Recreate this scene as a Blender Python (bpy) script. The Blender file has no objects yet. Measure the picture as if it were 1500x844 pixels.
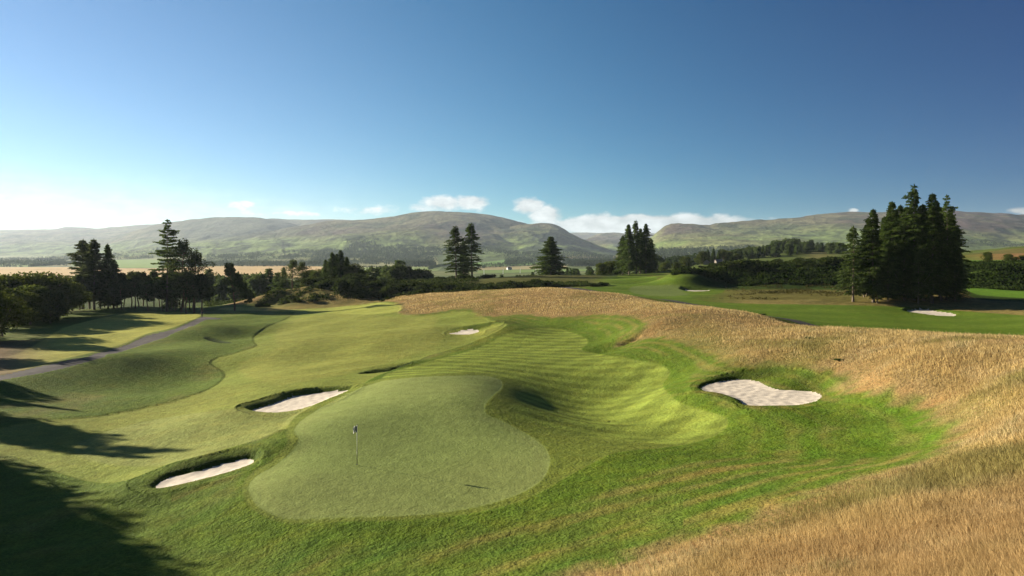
import bpy, math, random
import numpy as np
from mathutils import Vector, Matrix

random.seed(7)
RNG = np.random.default_rng(11)
C = bpy.context.scene.collection
R = math.radians

# ------------------------------------------------------------------ camera numbers
CZ = 11.4          # eye height above the putting green (metres)
F = 1000.0         # focal length in photo pixels (photo 1500 wide)
HZ = 370.0         # photo row of the true horizon

# sun: low on the left and a little ahead
SUN_AZ = R(64.0)   # to the left of straight ahead
SUN_EL = R(14.7)
SUN = np.array([-math.sin(SUN_AZ)*math.cos(SUN_EL), math.cos(SUN_AZ)*math.cos(SUN_EL), math.sin(SUN_EL)])

# ------------------------------------------------------------------ numpy noise
def _hash(ix, iy, seed):
    n = (ix.astype(np.int64)*374761393 + iy.astype(np.int64)*668265263 + seed*1442695041) & 0x7fffffff
    n = ((n ^ (n >> 13))*1274126177) & 0x7fffffff
    return (n ^ (n >> 16)) & 0xffff

def pnoise(x, y, seed=0):
    x0 = np.floor(x); y0 = np.floor(y)
    fx = x-x0; fy = y-y0
    ux = fx*fx*fx*(fx*(fx*6-15)+10); uy = fy*fy*fy*(fy*(fy*6-15)+10)
    def g(ix, iy, dx, dy):
        a = _hash(ix, iy, seed)*(2*math.pi/65536.0)
        return np.cos(a)*dx+np.sin(a)*dy
    n00 = g(x0, y0, fx, fy); n10 = g(x0+1, y0, fx-1, fy)
    n01 = g(x0, y0+1, fx, fy-1); n11 = g(x0+1, y0+1, fx-1, fy-1)
    return ((n00*(1-ux)+n10*ux)*(1-uy)+(n01*(1-ux)+n11*ux)*uy)*1.5

def fbm(x, y, octs=4, seed=0, gain=0.5):
    s = 0; a = 1; t = 0
    for i in range(octs):
        s = s+a*pnoise(x*2**i+i*17.3, y*2**i-i*9.1, seed+i*31); t += a; a *= gain
    return s/t

def sstep(a, b, x):
    t = np.clip((x-a)/(b-a), 0, 1)
    return t*t*(3-2*t)

# ------------------------------------------------------------------ base relief
# ground points: (photo column, photo row, height) -> the point where that ray meets that height
def P(px, py, z):
    D = (CZ-z)*F/(py-HZ)
    return ((px-750)/F*D, D, z)
def Q(px, D, z):
    return ((px-750)/F*D, D, z)

CTRL = [
 # near edge, round and behind the camera
 P(-120,844,-.9), P(0,844,-.8), P(300,844,-.6), P(600,844,.2), P(850,844,1.1), P(1100,844,2.6), P(1300,844,4.1), P(1500,844,5.4), P(1700,844,6.2),
 (0,3,5.6), (-14,6,2.5), (14,4,6.8), (0,-15,6.5), (-30,0,-.2), (-30,-30,1.5), (30,-20,8), (0,-60,7), (-60,-20,-1.5), (60,-20,7), (-60,-80,1), (60,-80,7),
 (40,10,7.0), (60,30,6.0), (90,40,4.5), (120,0,6), (200,-50,6), (200,50,3), (-200,-50,-3), (-120,0,-3), (0,-200,6), (-200,-200,0), (200,-200,6),
 # putting green and its slopes
 P(522,681,0), P(560,755,0), P(370,715,-.05), P(300,770,-.75), P(400,800,-.45), P(640,550,.3), P(800,665,.02), P(700,600,.25), P(560,560,.05),
 P(433,640,.0), P(700,740,.0), P(620,620,.15), P(730,700,.0),
 P(600,800,.0), P(750,780,.15), P(200,770,-1.0), P(480,600,-.15),
 # the hollow and mown approach right of the green
 P(780,583,-.65), P(850,585,-1.4), P(900,600,-1.25), P(950,610,-1.0), P(1050,615,-.25), P(850,640,-.35), P(930,650,-.25),
 P(620,542,-.5), P(700,525,-.75), P(800,490,-.8), P(900,550,-1.1), P(980,560,-.75), P(850,520,-.95),
 P(870,690,.15), P(1000,665,.2),
 # rim and bank round the big bunker
 P(1012,564,.55), P(1045,552,.8), P(1083,543,.95), P(1133,537,1.38), P(1173,541,1.62), P(1213,553,1.5), P(1235,567,1.32), P(1230,580,1.02), P(1213,588,.9), P(1180,597,.75), P(1133,599,.73), P(1088,599,.66), P(1073,589,.62), P(1050,581,.58), P(1030,590,.2), P(1022,574,.5),
 P(1130,527,1.9), P(1240,556,1.8), P(1070,534,1.3),
 # lips of the other bunkers
 P(187,708,-.68), P(213,695,-.5), P(253,680,-.5), P(300,668,-.45), P(345,657,-.40), P(384,665,-.42), P(380,676,-.38), P(373,686,-.38), P(333,700,-.5), P(283,712,-.72), P(233,722,-.88), P(203,720,-.85),
 P(346,592,-.95), P(377,584,-.93), P(417,572,-.72), P(467,566,-.65), P(500,565,-.58), P(530,564,-.43), P(518,574,-.5), P(490,589,-.5), P(453,602,-.7), P(410,608.5,-.9), P(377,607,-1.0),
 P(651,488,-1.0), P(663,481,-.98), P(687,476,-.58), P(735,470,.05), P(733,476,-.05), P(712,482,-.35), P(706,489,-.75), P(687,492,-1.1), P(665,491,-1.1),
 P(1350,448.5,.6), P(1372,452,.35), P(1400,458,.2), P(1404,463,.15), P(1377,466,.1), P(1345,462,.15), P(1324,455,.3),
 P(1250,630,1.2), P(1390,640,2.4), P(1100,680,.7), P(900,740,.45), P(1000,790,1.3), P(1200,705,2.0), P(1300,780,3.6), P(1450,720,4.0),
 P(1350,610,1.9),
 # the long dry-grass ridge
 P(1500,499,4.3), P(1640,512,4.8), P(1350,494,3.7), P(1200,483,3.0), P(1100,459,2.7), P(1000,446,2.6), P(900,430,2.5), P(860,428,2.45), P(832,427,2.4), P(800,422,2.5), P(750,425,1.7), P(660,432,.4), P(595,435,-1.0),
 P(1420,580,3.7), P(1500,600,4.5), P(1300,540,3.2), P(1150,500,2.6), P(1000,480,1.9), P(1000,515,.7), P(900,466,1.2), P(900,500,-.2), P(945,478,1.4),
 P(800,445,1.4), P(700,450,.2), P(700,468,-.8), P(680,487,-1.3), P(760,475,-.6), P(600,470,-1.8), P(500,480,-2.6), P(450,520,-2.2), P(600,515,-1.5), P(520,545,-1.2),
 P(860,480,-.3), P(820,464,.4), P(1060,530,1.2),
 # left side, falling away
 P(430,560,-.85), P(440,612,-.45), P(340,583,-1.3), P(300,560,-2.1), P(330,650,-.75), P(250,610,-1.9), P(150,655,-2.1), P(60,700,-1.9), P(100,790,-1.3), P(0,620,-2.3), P(0,560,-2.8), P(200,710,-1.3), P(250,740,-1.0),
 P(380,645,-.42), P(408,678,-.2), P(240,560,-2.9), P(380,540,-2.2), P(330,500,-3.3),
 P(120,530,-3.3), P(215,498,-4.0), P(295,466,-5.0), P(100,480,-4.8), P(200,465,-5.5), P(0,500,-4.2), P(-150,520,-4.2), P(-150,620,-2.6), P(-300,560,-3.5), P(-100,470,-5.5),
 P(130,453,-6.2), P(260,457,-6.0), P(343,457,-5.2), P(400,470,-4.0), P(450,452,-4.6), P(540,448,-3.6), P(0,460,-6), P(400,446,-5.0), P(320,448,-6.0),
 # bank behind the far fairway
 Q(400,222,-2.2), Q(450,226,-.3), Q(500,228,1.0), Q(560,226,.8), Q(600,222,.0), Q(660,205,-.6), Q(430,209,-4.0), Q(510,207,-3.2), Q(570,209,-2.4), Q(360,215,-5),
 Q(700,215,-1.0), Q(760,220,.2), Q(830,225,.4),
 Q(500,250,-1.0), Q(400,250,-6), Q(620,240,.5), Q(700,245,1.2), Q(780,250,1.8),
 Q(700,280,.9), Q(807,300,1.4), Q(600,290,-2), Q(500,300,-7),
 # hidden side of the ridge and the right-hand fairway
 Q(1650,78,1.4), Q(1500,80,1.0), Q(1350,84,.9), Q(1250,88,1.0), Q(1207,92,1.0), Q(1150,107,1.0), Q(1090,118,1.0), Q(1020,137,1.0), Q(950,155,1.0), Q(885,176,1.1), Q(840,196,1.5), Q(800,205,.8),
 P(1500,490,.2), P(1300,480,.3), P(1300,455,.5), P(1500,460,.6), P(1150,458,.6), P(1000,437,.8), P(960,424,1.0), P(1030,430,.6), P(900,413,1.4), P(865,410,1.6),
 Q(930,300,1.8), Q(1000,260,2.4), Q(1330,141,1.5), Q(1260,143,1.4), Q(1400,141,1.5), Q(1640,120,1.5), Q(1500,150,1.3), Q(1460,175,1.5), Q(1600,175,1.5), Q(1750,130,3), Q(1900,90,4),
 # bracken bank: a steep face turned towards the camera
 Q(960,215,1.6), P(1000,414,1.9), P(1060,417,1.9), P(1130,420,1.8), P(1200,421,1.7), P(1240,423,1.8), P(1330,423,1.8), Q(1400,192,2.0), Q(1450,174,2.0), Q(1540,172,2.0), Q(1650,168,2.2),
 Q(1000,215,4.6), Q(1060,215,6.0), Q(1130,214,6.3), Q(1200,214,6.8), Q(1240,214,7.2), Q(1330,213,7.4), Q(1400,212,7.0), Q(1450,193,6.5), Q(1540,192,6.8), Q(1650,190,7.5),
 Q(1000,232,4.2), Q(1060,232,6.1), Q(1130,232,6.6), Q(1240,232,7.4), Q(1420,235,7.4), Q(1500,230,7.6),
 Q(960,262,2.0), Q(1040,300,5.0),Q(1120,300,6.0),Q(1240,300,7.5),
 Q(1480,400,14.5), Q(1600,420,18), Q(1420,380,11), Q(1480,300,8.8), Q(1380,420,8),Q(1500,500,11),
 # beyond
 Q(930,400,-4), Q(800,400,-7), Q(700,400,-12), Q(600,400,-14), Q(500,420,-17), Q(350,350,-14), Q(200,350,-15), Q(0,330,-14), Q(-300,300,-12), Q(-600,200,-8),
 Q(1030,430,3.5), Q(1090,500,6), Q(1130,560,10), Q(1180,600,12.0), Q(1220,600,9.5), Q(1260,620,3), Q(1040,620,2), Q(1150,750,6), Q(1350,700,0),
 Q(930,600,-9), Q(800,600,-13), Q(700,600,-17), Q(550,600,-24), Q(350,600,-26), Q(100,600,-27), Q(-300,600,-27),
 Q(1500,800,2), Q(1100,900,-4), Q(900,900,-15), Q(700,900,-22), Q(450,900,-31), Q(200,900,-32), Q(-200,900,-32), Q(1900,500,10), Q(2200,250,8), Q(1900,800,5),
 (0,-600,5), (600,-300,8), (-600,-300,-8), (-700,100,-12),(700,100,10),
]
CTRL = np.array(CTRL)
_c2 = 4.5**2
def _phi(x, y, px, py):
    return np.sqrt((x-px)**2+(y-py)**2+_c2)
_A = _phi(CTRL[:,0][:,None], CTRL[:,1][:,None], CTRL[:,0][None], CTRL[:,1][None])
_n = len(CTRL)
_M = np.zeros((_n+1, _n+1)); _M[:_n,:_n] = _A-np.eye(_n)*0.08; _M[_n,:_n] = 1; _M[:_n,_n] = 1
_W = np.linalg.solve(_M, np.append(CTRL[:,2], 0))

def rbf(x, y):
    x = np.asarray(x, float); y = np.asarray(y, float)
    shp = x.shape; xf = x.ravel(); yf = y.ravel(); out = np.empty(len(xf))
    for i in range(0, len(xf), 20000):
        s = slice(i, i+20000)
        out[s] = _phi(xf[s][:,None], yf[s][:,None], CTRL[:,0][None], CTRL[:,1][None]) @ _W[:_n] + _W[_n]
    return out.reshape(shp)

# ---- hills: crest lines as (column, row) at a distance, rising from a foot distance
HILLS = [
 dict(D=9500, F=5000, p=1.1, pts=[(-600,352),(-300,345),(-100,339),(0,337),(50,336),(85,335.5),(92,332.5),(125,333),(140,335),(180,331),(230,328),(280,330),(400,338),(520,352),(600,372)]),
 dict(D=7000, F=4700, p=1.0, pts=[(60,374),(150,355),(200,337),(240,326),(280,321),(320,318),(345,317.5),(385,319),(420,325),(450,334),(480,345),(520,360),(560,374)]),
 dict(D=8200, F=5600, p=1.0, pts=[(300,374),(350,335),(380,319),(400,320),(430,321.5),(500,321.5),(560,324),(620,335),(700,374)]),
 dict(D=5200, F=2300, p=1.35, pts=[(40,376),(150,369),(220,362),(260,357),(340,346),(400,337.5),(440,330),(480,324),(520,321),(545,320.5),(560,318.5),(590,313.5),(615,310.5),(640,309),(690,311.5),(720,315.5),(740,318.5),(765,325),(790,333),(820,348),(850,364),(880,376)]),
 dict(D=4600, F=2500, p=1.2, pts=[(620,376),(680,355),(730,338),(762,328.5),(780,327),(800,327.2),(813,328),(820,331),(830,337),(845,345),(860,353.5),(880,362),(905,370),(920,376)]),
 dict(D=11500, F=8000, p=1.0, pts=[(700,372),(760,345),(820,341),(860,340.5),(900,342),(960,341),(1010,345),(1100,372)]),
 dict(D=7600, F=4600, p=1.1, pts=[(800,376),(840,361),(860,349),(878,342.5),(900,339.5),(918,341.5),(940,348),(965,357),(1000,372)]),
 dict(D=4300, F=1700, p=1.25, pts=[(880,378),(915,370),(935,362),(950,350),(962,340),(973,331.5),(985,327.5),(1000,327),(1015,328),(1035,329),(1080,325),(1140,320.5),(1200,314),(1260,310),(1330,307),(1400,307),(1430,308),(1470,311.5),(1500,315.5),(1600,322),(1750,330),(2000,335),(2400,345)]),
]
def _prof(h):
    """crest line, softly rounded, and a much smoother copy for the lower slopes"""
    pts = np.array(h['pts'], float); eb = HZ+62000./h['D']
    gx = np.arange(-1500, 3200, 2.0)
    cy = np.interp(gx, np.r_[pts[0,0]-40, pts[:,0], pts[-1,0]+40], np.r_[eb, pts[:,1], eb])
    def blur(a, s):
        k = np.exp(-(np.arange(-int(3*s), int(3*s)+1)/s)**2/2); k /= k.sum()
        return np.convolve(np.pad(a, len(k)//2, mode='edge'), k, mode='valid')
    return gx, blur(cy, 2.0), blur(cy, 16.)
PROF = [_prof(h) for h in HILLS]
def hills(x, y):
    yy = np.maximum(y, 1.0)
    px = 750+F*x/yy
    px = np.where(y > 1, px, 99999)
    r = y
    z = np.full(x.shape, -1e3)
    wob = fbm(x/900.0, y/900.0, 4, 5)
    wob2 = fbm(x/1300.0+7, y/600.0, 3, 6)
    for h, (gx, c1, c2) in zip(HILLS, PROF):
        D = h['D']; Ff = h['F']
        t = (r-Ff)/(D-Ff); tc = np.clip(t, 0, 1)
        pw = px+(1-tc)**.7*90*wob2*sstep(0, .15, 1-tc)
        cy = np.interp(pw, gx, c1)*tc**3+np.interp(pw, gx, c2)*(1-tc**3)
        zc = CZ+(HZ-cy)/F*D
        t2 = np.clip(t+0.14*wob*np.clip(t*(1-t)*4, 0, 1), 0, 1)
        up = t2**h['p']
        up = np.where(t > 1, 1-0.25*np.clip(t-1, 0, 2), up)
        zb = -34.0
        zz = np.where(r < Ff, -1e3, zb+(zc-zb)*up)
        z = np.maximum(z, zz)
    return z

def valley(x, y):
    px = np.where(y > 1, 750+F*x/np.maximum(y, 1), 750)
    v = np.interp(px, [0, 450, 750, 1000, 1300, 1800], [-33, -32, -27, -20, -12, -8])
    return v+1.2*pnoise(x/420., y/420., 3)

def base_h(x, y):
    x = np.asarray(x, float); y = np.asarray(y, float)
    r = np.hypot(x, y)
    z = np.zeros(x.shape)
    near = r < 1500
    w = sstep(750, 1450, r)
    if near.any():
        z[near] = rbf(x[near], y[near])
    far = r > 700
    zf = np.zeros(x.shape)
    if far.any():
        xf, yf = x[far], y[far]
        v = valley(xf, yf); hh = hills(xf, yf)
        # smooth maximum so that the hill feet run out into the valley floor
        k = 14.0
        d = np.clip(0.5+0.5*(hh-v)/k, 0, 1)
        zz = v*(1-d)+hh*d+k*d*(1-d)
        amp = np.clip((zz-v)/60.0, 0, 1)
        rid = 1-np.abs(fbm(xf/520., yf/700., 5, 21, .55))*2.2
        rid2 = fbm(xf/170., yf/230., 4, 33)
        zz = zz+amp*(24*(rid-.75)+8.0*rid2)*np.clip((yf-1500)/2500, 0.15, 1)*np.clip(1.25-(zz-v)/420., .35, 1)
        zf[far] = zz
    z = np.where(near, z, 0)*(1-w)+zf*w
    # local mounds and hollows on the course
    for (bx, by, a, sx, sy, ang) in BUMPS:
        m = (np.abs(x-bx) < 4*max(sx, sy)) & (np.abs(y-by) < 4*max(sx, sy))
        if m.any():
            dx = x[m]-bx; dy = y[m]-by
            ca, sa = math.cos(ang), math.sin(ang)
            u = (dx*ca+dy*sa)/sx; v_ = (-dx*sa+dy*ca)/sy
            z[m] += a*np.exp(-(u*u+v_*v_)/2)
    # gentle roll everywhere on the course
    lft = sstep(2, -25, x)*sstep(45, 80, y)
    calm = 1-.97*sstep(-22, -14, x)*sstep(30, 18, x)*sstep(112, 98, y)
    und = calm*((0.10+.14*lft)*pnoise(x/9.0, y/9.0, 8)+(0.18+.36*lft)*pnoise(x/23.0, y/23.0, 9))
    z = z+und*sstep(18, 60, r)*(1-sstep(500, 900, r))
    return z

BUMPS = []
def bump(px, py, zapprox, a, sx, sy, ang=0):
    x, y, _ = P(px, py, zapprox)
    BUMPS.append((x, y, a, sx, sy, R(ang)))
bump(720, 578, 0, .46, 3.2, 6.0, 0)        # shoulder of the green above the hollow
bump(826, 580, -1, -.50, 5.0, 7.0, 0)
bump(890, 575, -1, -.30, 4.0, 6.0, 0)
bump(165, 535, -3, 1.7, 6.0, 8.0, 10)      # mound by the path
bump(245, 548, -3, -1.1, 6.0, 8.0, 0)
bump(312, 484, -3.6, 1.3, 5.5, 8.0, 0)     # mound by the upper cut
bump(365, 486, -3.6, -.95, 5.0, 8.0, 0)
bump(402, 656, -.3, .22, 1.2, 1.2, 0)     # nose of the lower bunker lip
bump(1130, 640, .6, -.25, 4, 3, 0)
bump(900, 620, -1, .22, 5.0, 1.3, -14)     # lit spur below the approach
bump(570, 540, -1.3, .45, 4.0, 1.4, 25)    # little ledge
bump(880, 495, -.2, -.4, 3.0, 5, 0)
bump(930, 490, .6, .7, 5.0, 2.5, 25)       # dry-grass spur
bump(905, 508, -.4, -.5, 3.5, 2.0, 25)
bump(890, 416, 1.4, .8, 6.0, 10, 0)
BUMPS.append((270/F*201, 201., 1.3, 6.0, 2.6, 0))

# ------------------------------------------------------------------ outlines
def cast(px, py, hf, dmin=12.0, dmax=1500.0):
    """where the sight line through a photo pixel meets the ground"""
    px = np.asarray(px, float); py = np.asarray(py, float)
    ds = np.geomspace(dmin, dmax, 700)
    X = (px[:,None]-750)/F*ds[None]; Y = np.broadcast_to(ds[None], X.shape)
    Z = CZ-(py[:,None]-HZ)/F*ds[None]
    hgt = hf(X, Y)
    below = Z < hgt
    idx = np.argmax(below, axis=1); idx[~below.any(axis=1)] = len(ds)-1
    idx = np.maximum(idx, 1)
    i = np.arange(len(px))
    a0 = Z[i, idx-1]-hgt[i, idx-1]; a1 = Z[i, idx]-hgt[i, idx]
    t = np.clip(a0/np.where(abs(a0-a1) < 1e-9, 1, a0-a1), 0, 1)
    d = ds[idx-1]+(ds[idx]-ds[idx-1])*t
    return np.stack([(px-750)/F*d, d], 1)

def smooth(pts, n=5, closed=True):
    p = np.array(pts, float); m = len(p); out = []
    for i in range(m if closed else m-1):
        if closed:
            a, b, c, d = p[(i-1) % m], p[i], p[(i+1) % m], p[(i+2) % m]
        else:
            a, b, c, d = p[max(i-1, 0)], p[i], p[i+1], p[min(i+2, m-1)]
        for k in range(n):
            t = k/n
            out.append(0.5*((2*b)+(-a+c)*t+(2*a-5*b+4*c-d)*t*t+(-a+3*b-3*c+d)*t**3))
    if not closed:
        out.append(p[-1])
    return np.array(out)

def sdf(poly, x, y, margin=6.0):
    """signed distance (negative inside); +margin beyond the margin"""
    out = np.full(x.shape, float(margin))
    x0, y0 = poly.min(0)-margin; x1, y1 = poly.max(0)+margin
    m = (x > x0) & (x < x1) & (y > y0) & (y < y1)
    if not m.any():
        return out
    X = x[m]; Y = y[m]
    d2 = np.full(X.shape, 1e18); ins = np.zeros(X.shape, bool)
    a = poly; b = np.roll(poly, -1, 0)
    for (ax, ay), (bx, by) in zip(a, b):
        ex, ey = bx-ax, by-ay; L = ex*ex+ey*ey
        if L < 1e-12: continue
        t = np.clip(((X-ax)*ex+(Y-ay)*ey)/L, 0, 1)
        dd = (X-ax-t*ex)**2+(Y-ay-t*ey)**2
        d2 = np.minimum(d2, dd)
        if ay != by:
            c = ((Y >= ay) != (Y >= by)) & (X < (bx-ax)*(Y-ay)/(by-ay)+ax)
            ins ^= c
    d = np.sqrt(d2); d = np.where(ins, -d, d)
    out[m] = np.minimum(d, margin)
    return out

def region(pts, n=4):
    s = smooth(pts, n)
    return cast(s[:,0], s[:,1], base_h)

def qpts(l):
    return [((px-750)/F*D, D) for px, D in l]

GREEN = region([(560,558),(600,553),(640,550.5),(667,550),(700,549.5),(717,551),(734,557),(735,568),(722,580),(711,593),(713,606),(733,615),(757,627),(787,645),(802,661),(805,680),(793,703),(760,723),(707,740),(650,750),(583,755),(500,757.5),(433,760),(400,753),(377,740),(366,723),(365,709),(378,695),(400,683),(420,667),(433,653),(437,642),(431,630),(440,617),(460,603),(487,587),(520,571)])
APPROACH = region([(556,555),(567,547),(600,537),(633,528),(683,515),(715,503),(740,489),(767,482),(800,480),(833,485),(857,495),(861,503),(852,512),(873,518),(917,525),(960,533),(980,542),(979,552),(970,563),(980,578),(1000,592),(1033,602),(1062,611),(1065,623),(1050,637),(1017,648),(973,656),(933,659),(893,666),(862,682),(833,697),(805,714),(765,733),(710,748),(652,757),(583,762),(500,764),(430,767),(393,759),(368,744),(357,727),(356,708),(370,691),(392,678),(410,662),(421,648),(419,632),(430,613),(452,598),(481,582),(520,565)])
COLLAR = region([(530,556),(560,545),(620,528),(680,508),(720,492),(755,474),(800,468),(850,471),(885,486),(905,498),(890,509),(930,511),(985,522),(1020,540),(1010,556),(1020,575),(1050,592),(1090,600),(1150,600),(1215,590),(1260,582),(1300,590),(1345,605),(1375,622),(1386,640),(1370,655),(1320,664),(1255,672),(1190,672),(1140,672),(1060,672),(1000,681),(933,701),(833,743),(783,757),(700,777),(633,787),(567,794),(500,801),(400,802),(333,803),(283,801),(240,790),(260,765),(300,752),(345,730),(352,700),(372,678),(405,650),(420,630),(430,605),(480,575)])
F_MAIN = region([(417,468),(398,475),(383,483),(372,492),(371,500),(374,507),(343,517),(316,524),(308,532),(323,542),(328,551),(313,565),(283,578),(233,592),(183,602),(133,610),(67,615),(15,622),(-40,640),(-60,660),(20,668),(80,690),(140,706),(186,703),(213,693),(253,677),(300,665),(345,653),(385,640),(420,628),(460,650),(500,620),(520,570),(600,530),(680,505),(740,478),(720,470),(690,457),(660,457),(620,462),(585,459),(588,450),(578,444),(540,444),(480,446),(440,452),(430,460)])
F_TONGUE = region([(107,655),(128,641),(190,621),(270,606),(340,598),(420,596),(455,590),(440,610),(410,628),(380,645),(330,655),(285,670),(230,680),(180,680),(130,672)])
F_INNER = region([(440,466),(500,457),(580,464),(640,463),(636,478),(650,495),(600,520),(540,538),(500,548),(430,560),(400,562),(352,545),(352,532),(380,520),(405,508),(402,490),(415,475)])
F_FAR = region([(400,449),(460,446),(540,444),(575,444),(587,449),(583,456),(540,460),(470,458),(420,456),(350,455),(320,453),(340,450)])
F_LEFT = region([(-200,570),(0,549),(67,532),(133,517),(183,503),(212,490),(250,481),(283,468),(292,461),(250,457),(200,457),(175,461),(130,470),(90,482),(60,500),(20,520),(-60,540),(-200,548)])
PATH_A = region([(-200,592),(-40,559),(0,550.5),(67,535),(133,520),(183,506),(205,496),(217,491),(250,483.5),(275,473.5),(290,466.5),(298,464),(314,465.5),(330,467),(314,468),(300,469),(284,477),(256,487),(243,494),(230,498),(190,511),(133,528.5),(67,545),(0,557),(-40,569),(-200,606)], 3)

_fes_in = smooth([(700,900),(780,862),(827,844),(867,830),(917,816),(967,796),(1033,776),(1077,760),(1123,743),(1173,726),(1227,706),(1283,690),(1333,678),(1367,666),(1388,650),(1388,630),(1367,613),(1350,600),(1317,586),(1283,577),(1245,575),(1233,566),(1213,551),(1173,538),(1133,534),(1100,539),(1070,534),(1043,520),(1000,503),(967,496),(933,499),(903,507),(918,497),(938,484),(946,474),(933,467),(900,462),(867,462),(817,466),(793,464),(760,461),(727,464),(703,463),(697,457),(677,453),(655,455),(617,461),(588,459),(589,450),(578,443),(540,442),(480,443),(400,444),(330,447)], 4, False)
_fi = cast(_fes_in[:,0], _fes_in[:,1], base_h)
_fo = np.array(qpts([(300,222),(380,232),(450,240),(520,245),(600,238),(660,200),(700,196),(750,196),(800,196),(800,186),(832,172),(870,164),(900,158),(950,142),(1000,126),(1060,112),(1100,104),(1150,94),(1207,84),(1280,78),(1350,74),(1500,66),(1700,58),(2000,50),(2600,40)])+[(90,20),(90,-60),(0,-80),(-25,-40),(-12,0)])
FESCUE = np.concatenate([_fi, _fo])

_path_b = smooth(qpts([(848,232),(856,222),(852,212),(832,203),(824,194),(840,188),(885,175),(950,154),(1020,136),(1090,119),(1150,106),(1207,91.5),(1270,84),(1400,76),(1600,70)]), 6, False)
def ribbon(line, w):
    d = np.gradient(line, axis=0); d /= np.linalg.norm(d, axis=1)[:,None]
    nrm = np.stack([-d[:,1], d[:,0]], 1)
    w = np.broadcast_to(w, (len(line),))[:,None]
    return np.concatenate([line+nrm*w, (line-nrm*w)[::-1]])
_wb = np.interp(np.arange(len(_path_b)), [0,20,28,36,len(_path_b)], [1.6,2.2,2.4,1.7,1.5])
PATH_B = ribbon(_path_b, _wb)

_f2 = region([(858,411),(868,407),(900,404.5),(960,405),(1010,410),(1045,416),(1062,424),(1050,431),(1012,434),(1030,441),(1070,444),(1100,445),(1200,446.5),(1300,448.5),(1400,455),(1500,462),(1620,468)])
F_RIGHT = np.concatenate([_f2[:-4], np.array(qpts([(1800,74),(1650,75),(1500,77),(1350,81),(1250,86),(1207,93.5),(1150,108.5),(1090,121),(1020,138.5),(950,157),(885,178),(856,192)]))])
G_RIGHT = region([(925,420),(960,418),(995,418),(1006,422),(1000,427),(1010,431),(985,434),(950,433),(925,428)])
F_FARRIGHT = smooth(qpts([(1416,176),(1430,160),(1500,150),(1640,140),(1900,138),(1900,165),(1640,166),(1500,170),(1450,172)]), 3)
F_HILLRIGHT = np.array(qpts([(1400,262),(1500,262),(1700,262),(1700,330),(1500,345),(1430,330),(1390,290)]))

# bunkers: hollow outline and sand outline (photo columns/rows), floor height
def bunker(hollow, sand, zl, zr, name):
    hs = smooth(hollow, 4); ss = smooth(sand, 4)
    H_ = cast(hs[:,0], hs[:,1], base_h)
    pl, pr = ss[:,0].min(), ss[:,0].max()
    zf = zl+(ss[:,0]-pl)/(pr-pl)*(zr-zl)
    D = (CZ-zf)*F/(ss[:,1]-HZ)
    S_ = np.stack([(ss[:,0]-750)/F*D, D], 1)
    xl, xr = S_[:,0].min(), S_[:,0].max()
    return dict(h=H_, s=S_, zl=zl, zr=zr, xl=xl, xr=xr, n=name)
def under(px, py, drop):
    c = cast([px], [py], base_h); return float(base_h(c[:,0], c[:,1])[0])-drop
def wbunker(px, D, ax, ay):
    cx = (px-750)/F*D; a = np.linspace(0, 2*math.pi, 33)[:-1]; w = 1+.12*np.sin(3*a+1)
    e = np.stack([np.cos(a)*w, np.sin(a)*w], 1); z0 = float(base_h(np.array([cx]), np.array([D]))[0])
    return dict(h=e*[ax, ay]+[cx, D+.6], s=e*[ax*.8, ay*.62]+[cx, D-.1], zl=z0-.28, zr=z0-.28, xl=cx-ax, xr=cx+ax, n='shade')
BUNKERS = [
 bunker([(189,716),(187,707),(213,695),(253,680),(300,668),(345,657),(372,656),(382,665),(382,676),(373,686),(333,700),(283,712),(233,722),(203,722)],
        [(223,717),(233,706),(253,696),(293,688),(327,678),(360,671),(374,672),(370,681),(333,694),(290,706),(243,717)], -1.05, -.62, 'low'),
 bunker([(346,594),(360,588),(377,584),(417,572),(467,566),(500,565),(530,564),(518,574),(490,589),(453,602),(410,608.5),(377,607),(350,600)],
        [(366,600),(385,594),(400,589),(430,578),(467,573),(500,570.5),(513,571),(487,583),(450,597),(410,604.5),(380,603.5)], -1.3, -.75, 'mid'),
 bunker([(1012,566),(1022,558),(1045,552),(1083,543),(1133,537),(1173,541),(1213,553),(1235,567),(1230,580),(1213,588),(1180,597),(1133,599),(1088,599),(1073,589),(1050,581),(1020,574)],
        [(1025,569),(1037,563),(1067,558),(1090,557),(1112,560),(1130,568),(1147,572),(1180,573),(1198,576),(1206,581),(1197,588),(1173,593),(1133,594.5),(1092,594.5),(1080,586),(1057,578),(1032,574)], .35, .6, 'big'),
 bunker([(651,488),(663,481),(687,476),(735,470),(733,476),(712,482),(706,489),(687,492),(665,491)],
        [(656,488),(677,483),(698,482.5),(703,485),(690,489),(673,489.5)], -1.15, -1.1, 'far'),
 bunker([(1322,456),(1330,451),(1350,449.5),(1372,452),(1400,458),(1404,463),(1377,465.5),(1345,461.5)],
        [(1326,455.5),(1353,453.5),(1370,456),(1396,459.5),(1400,463),(1377,462.5),(1348,459.5)], 0, 0, 'right'),
 wbunker(1020, 190, 4.6, 4.6),
]
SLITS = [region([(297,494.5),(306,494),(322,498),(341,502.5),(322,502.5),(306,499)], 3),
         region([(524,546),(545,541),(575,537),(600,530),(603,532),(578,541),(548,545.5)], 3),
         region([(896,508),(912,501),(936,491),(940,494),(918,505)], 3),
         region([(889,617),(893,615.5),(898,617),(893,619.5)], 3),
         region([(1131,629),(1137,625.5),(1143,628),(1137,631)], 3)]
SLIT_D = [.14, .2, .4, .22, .22]

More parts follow.
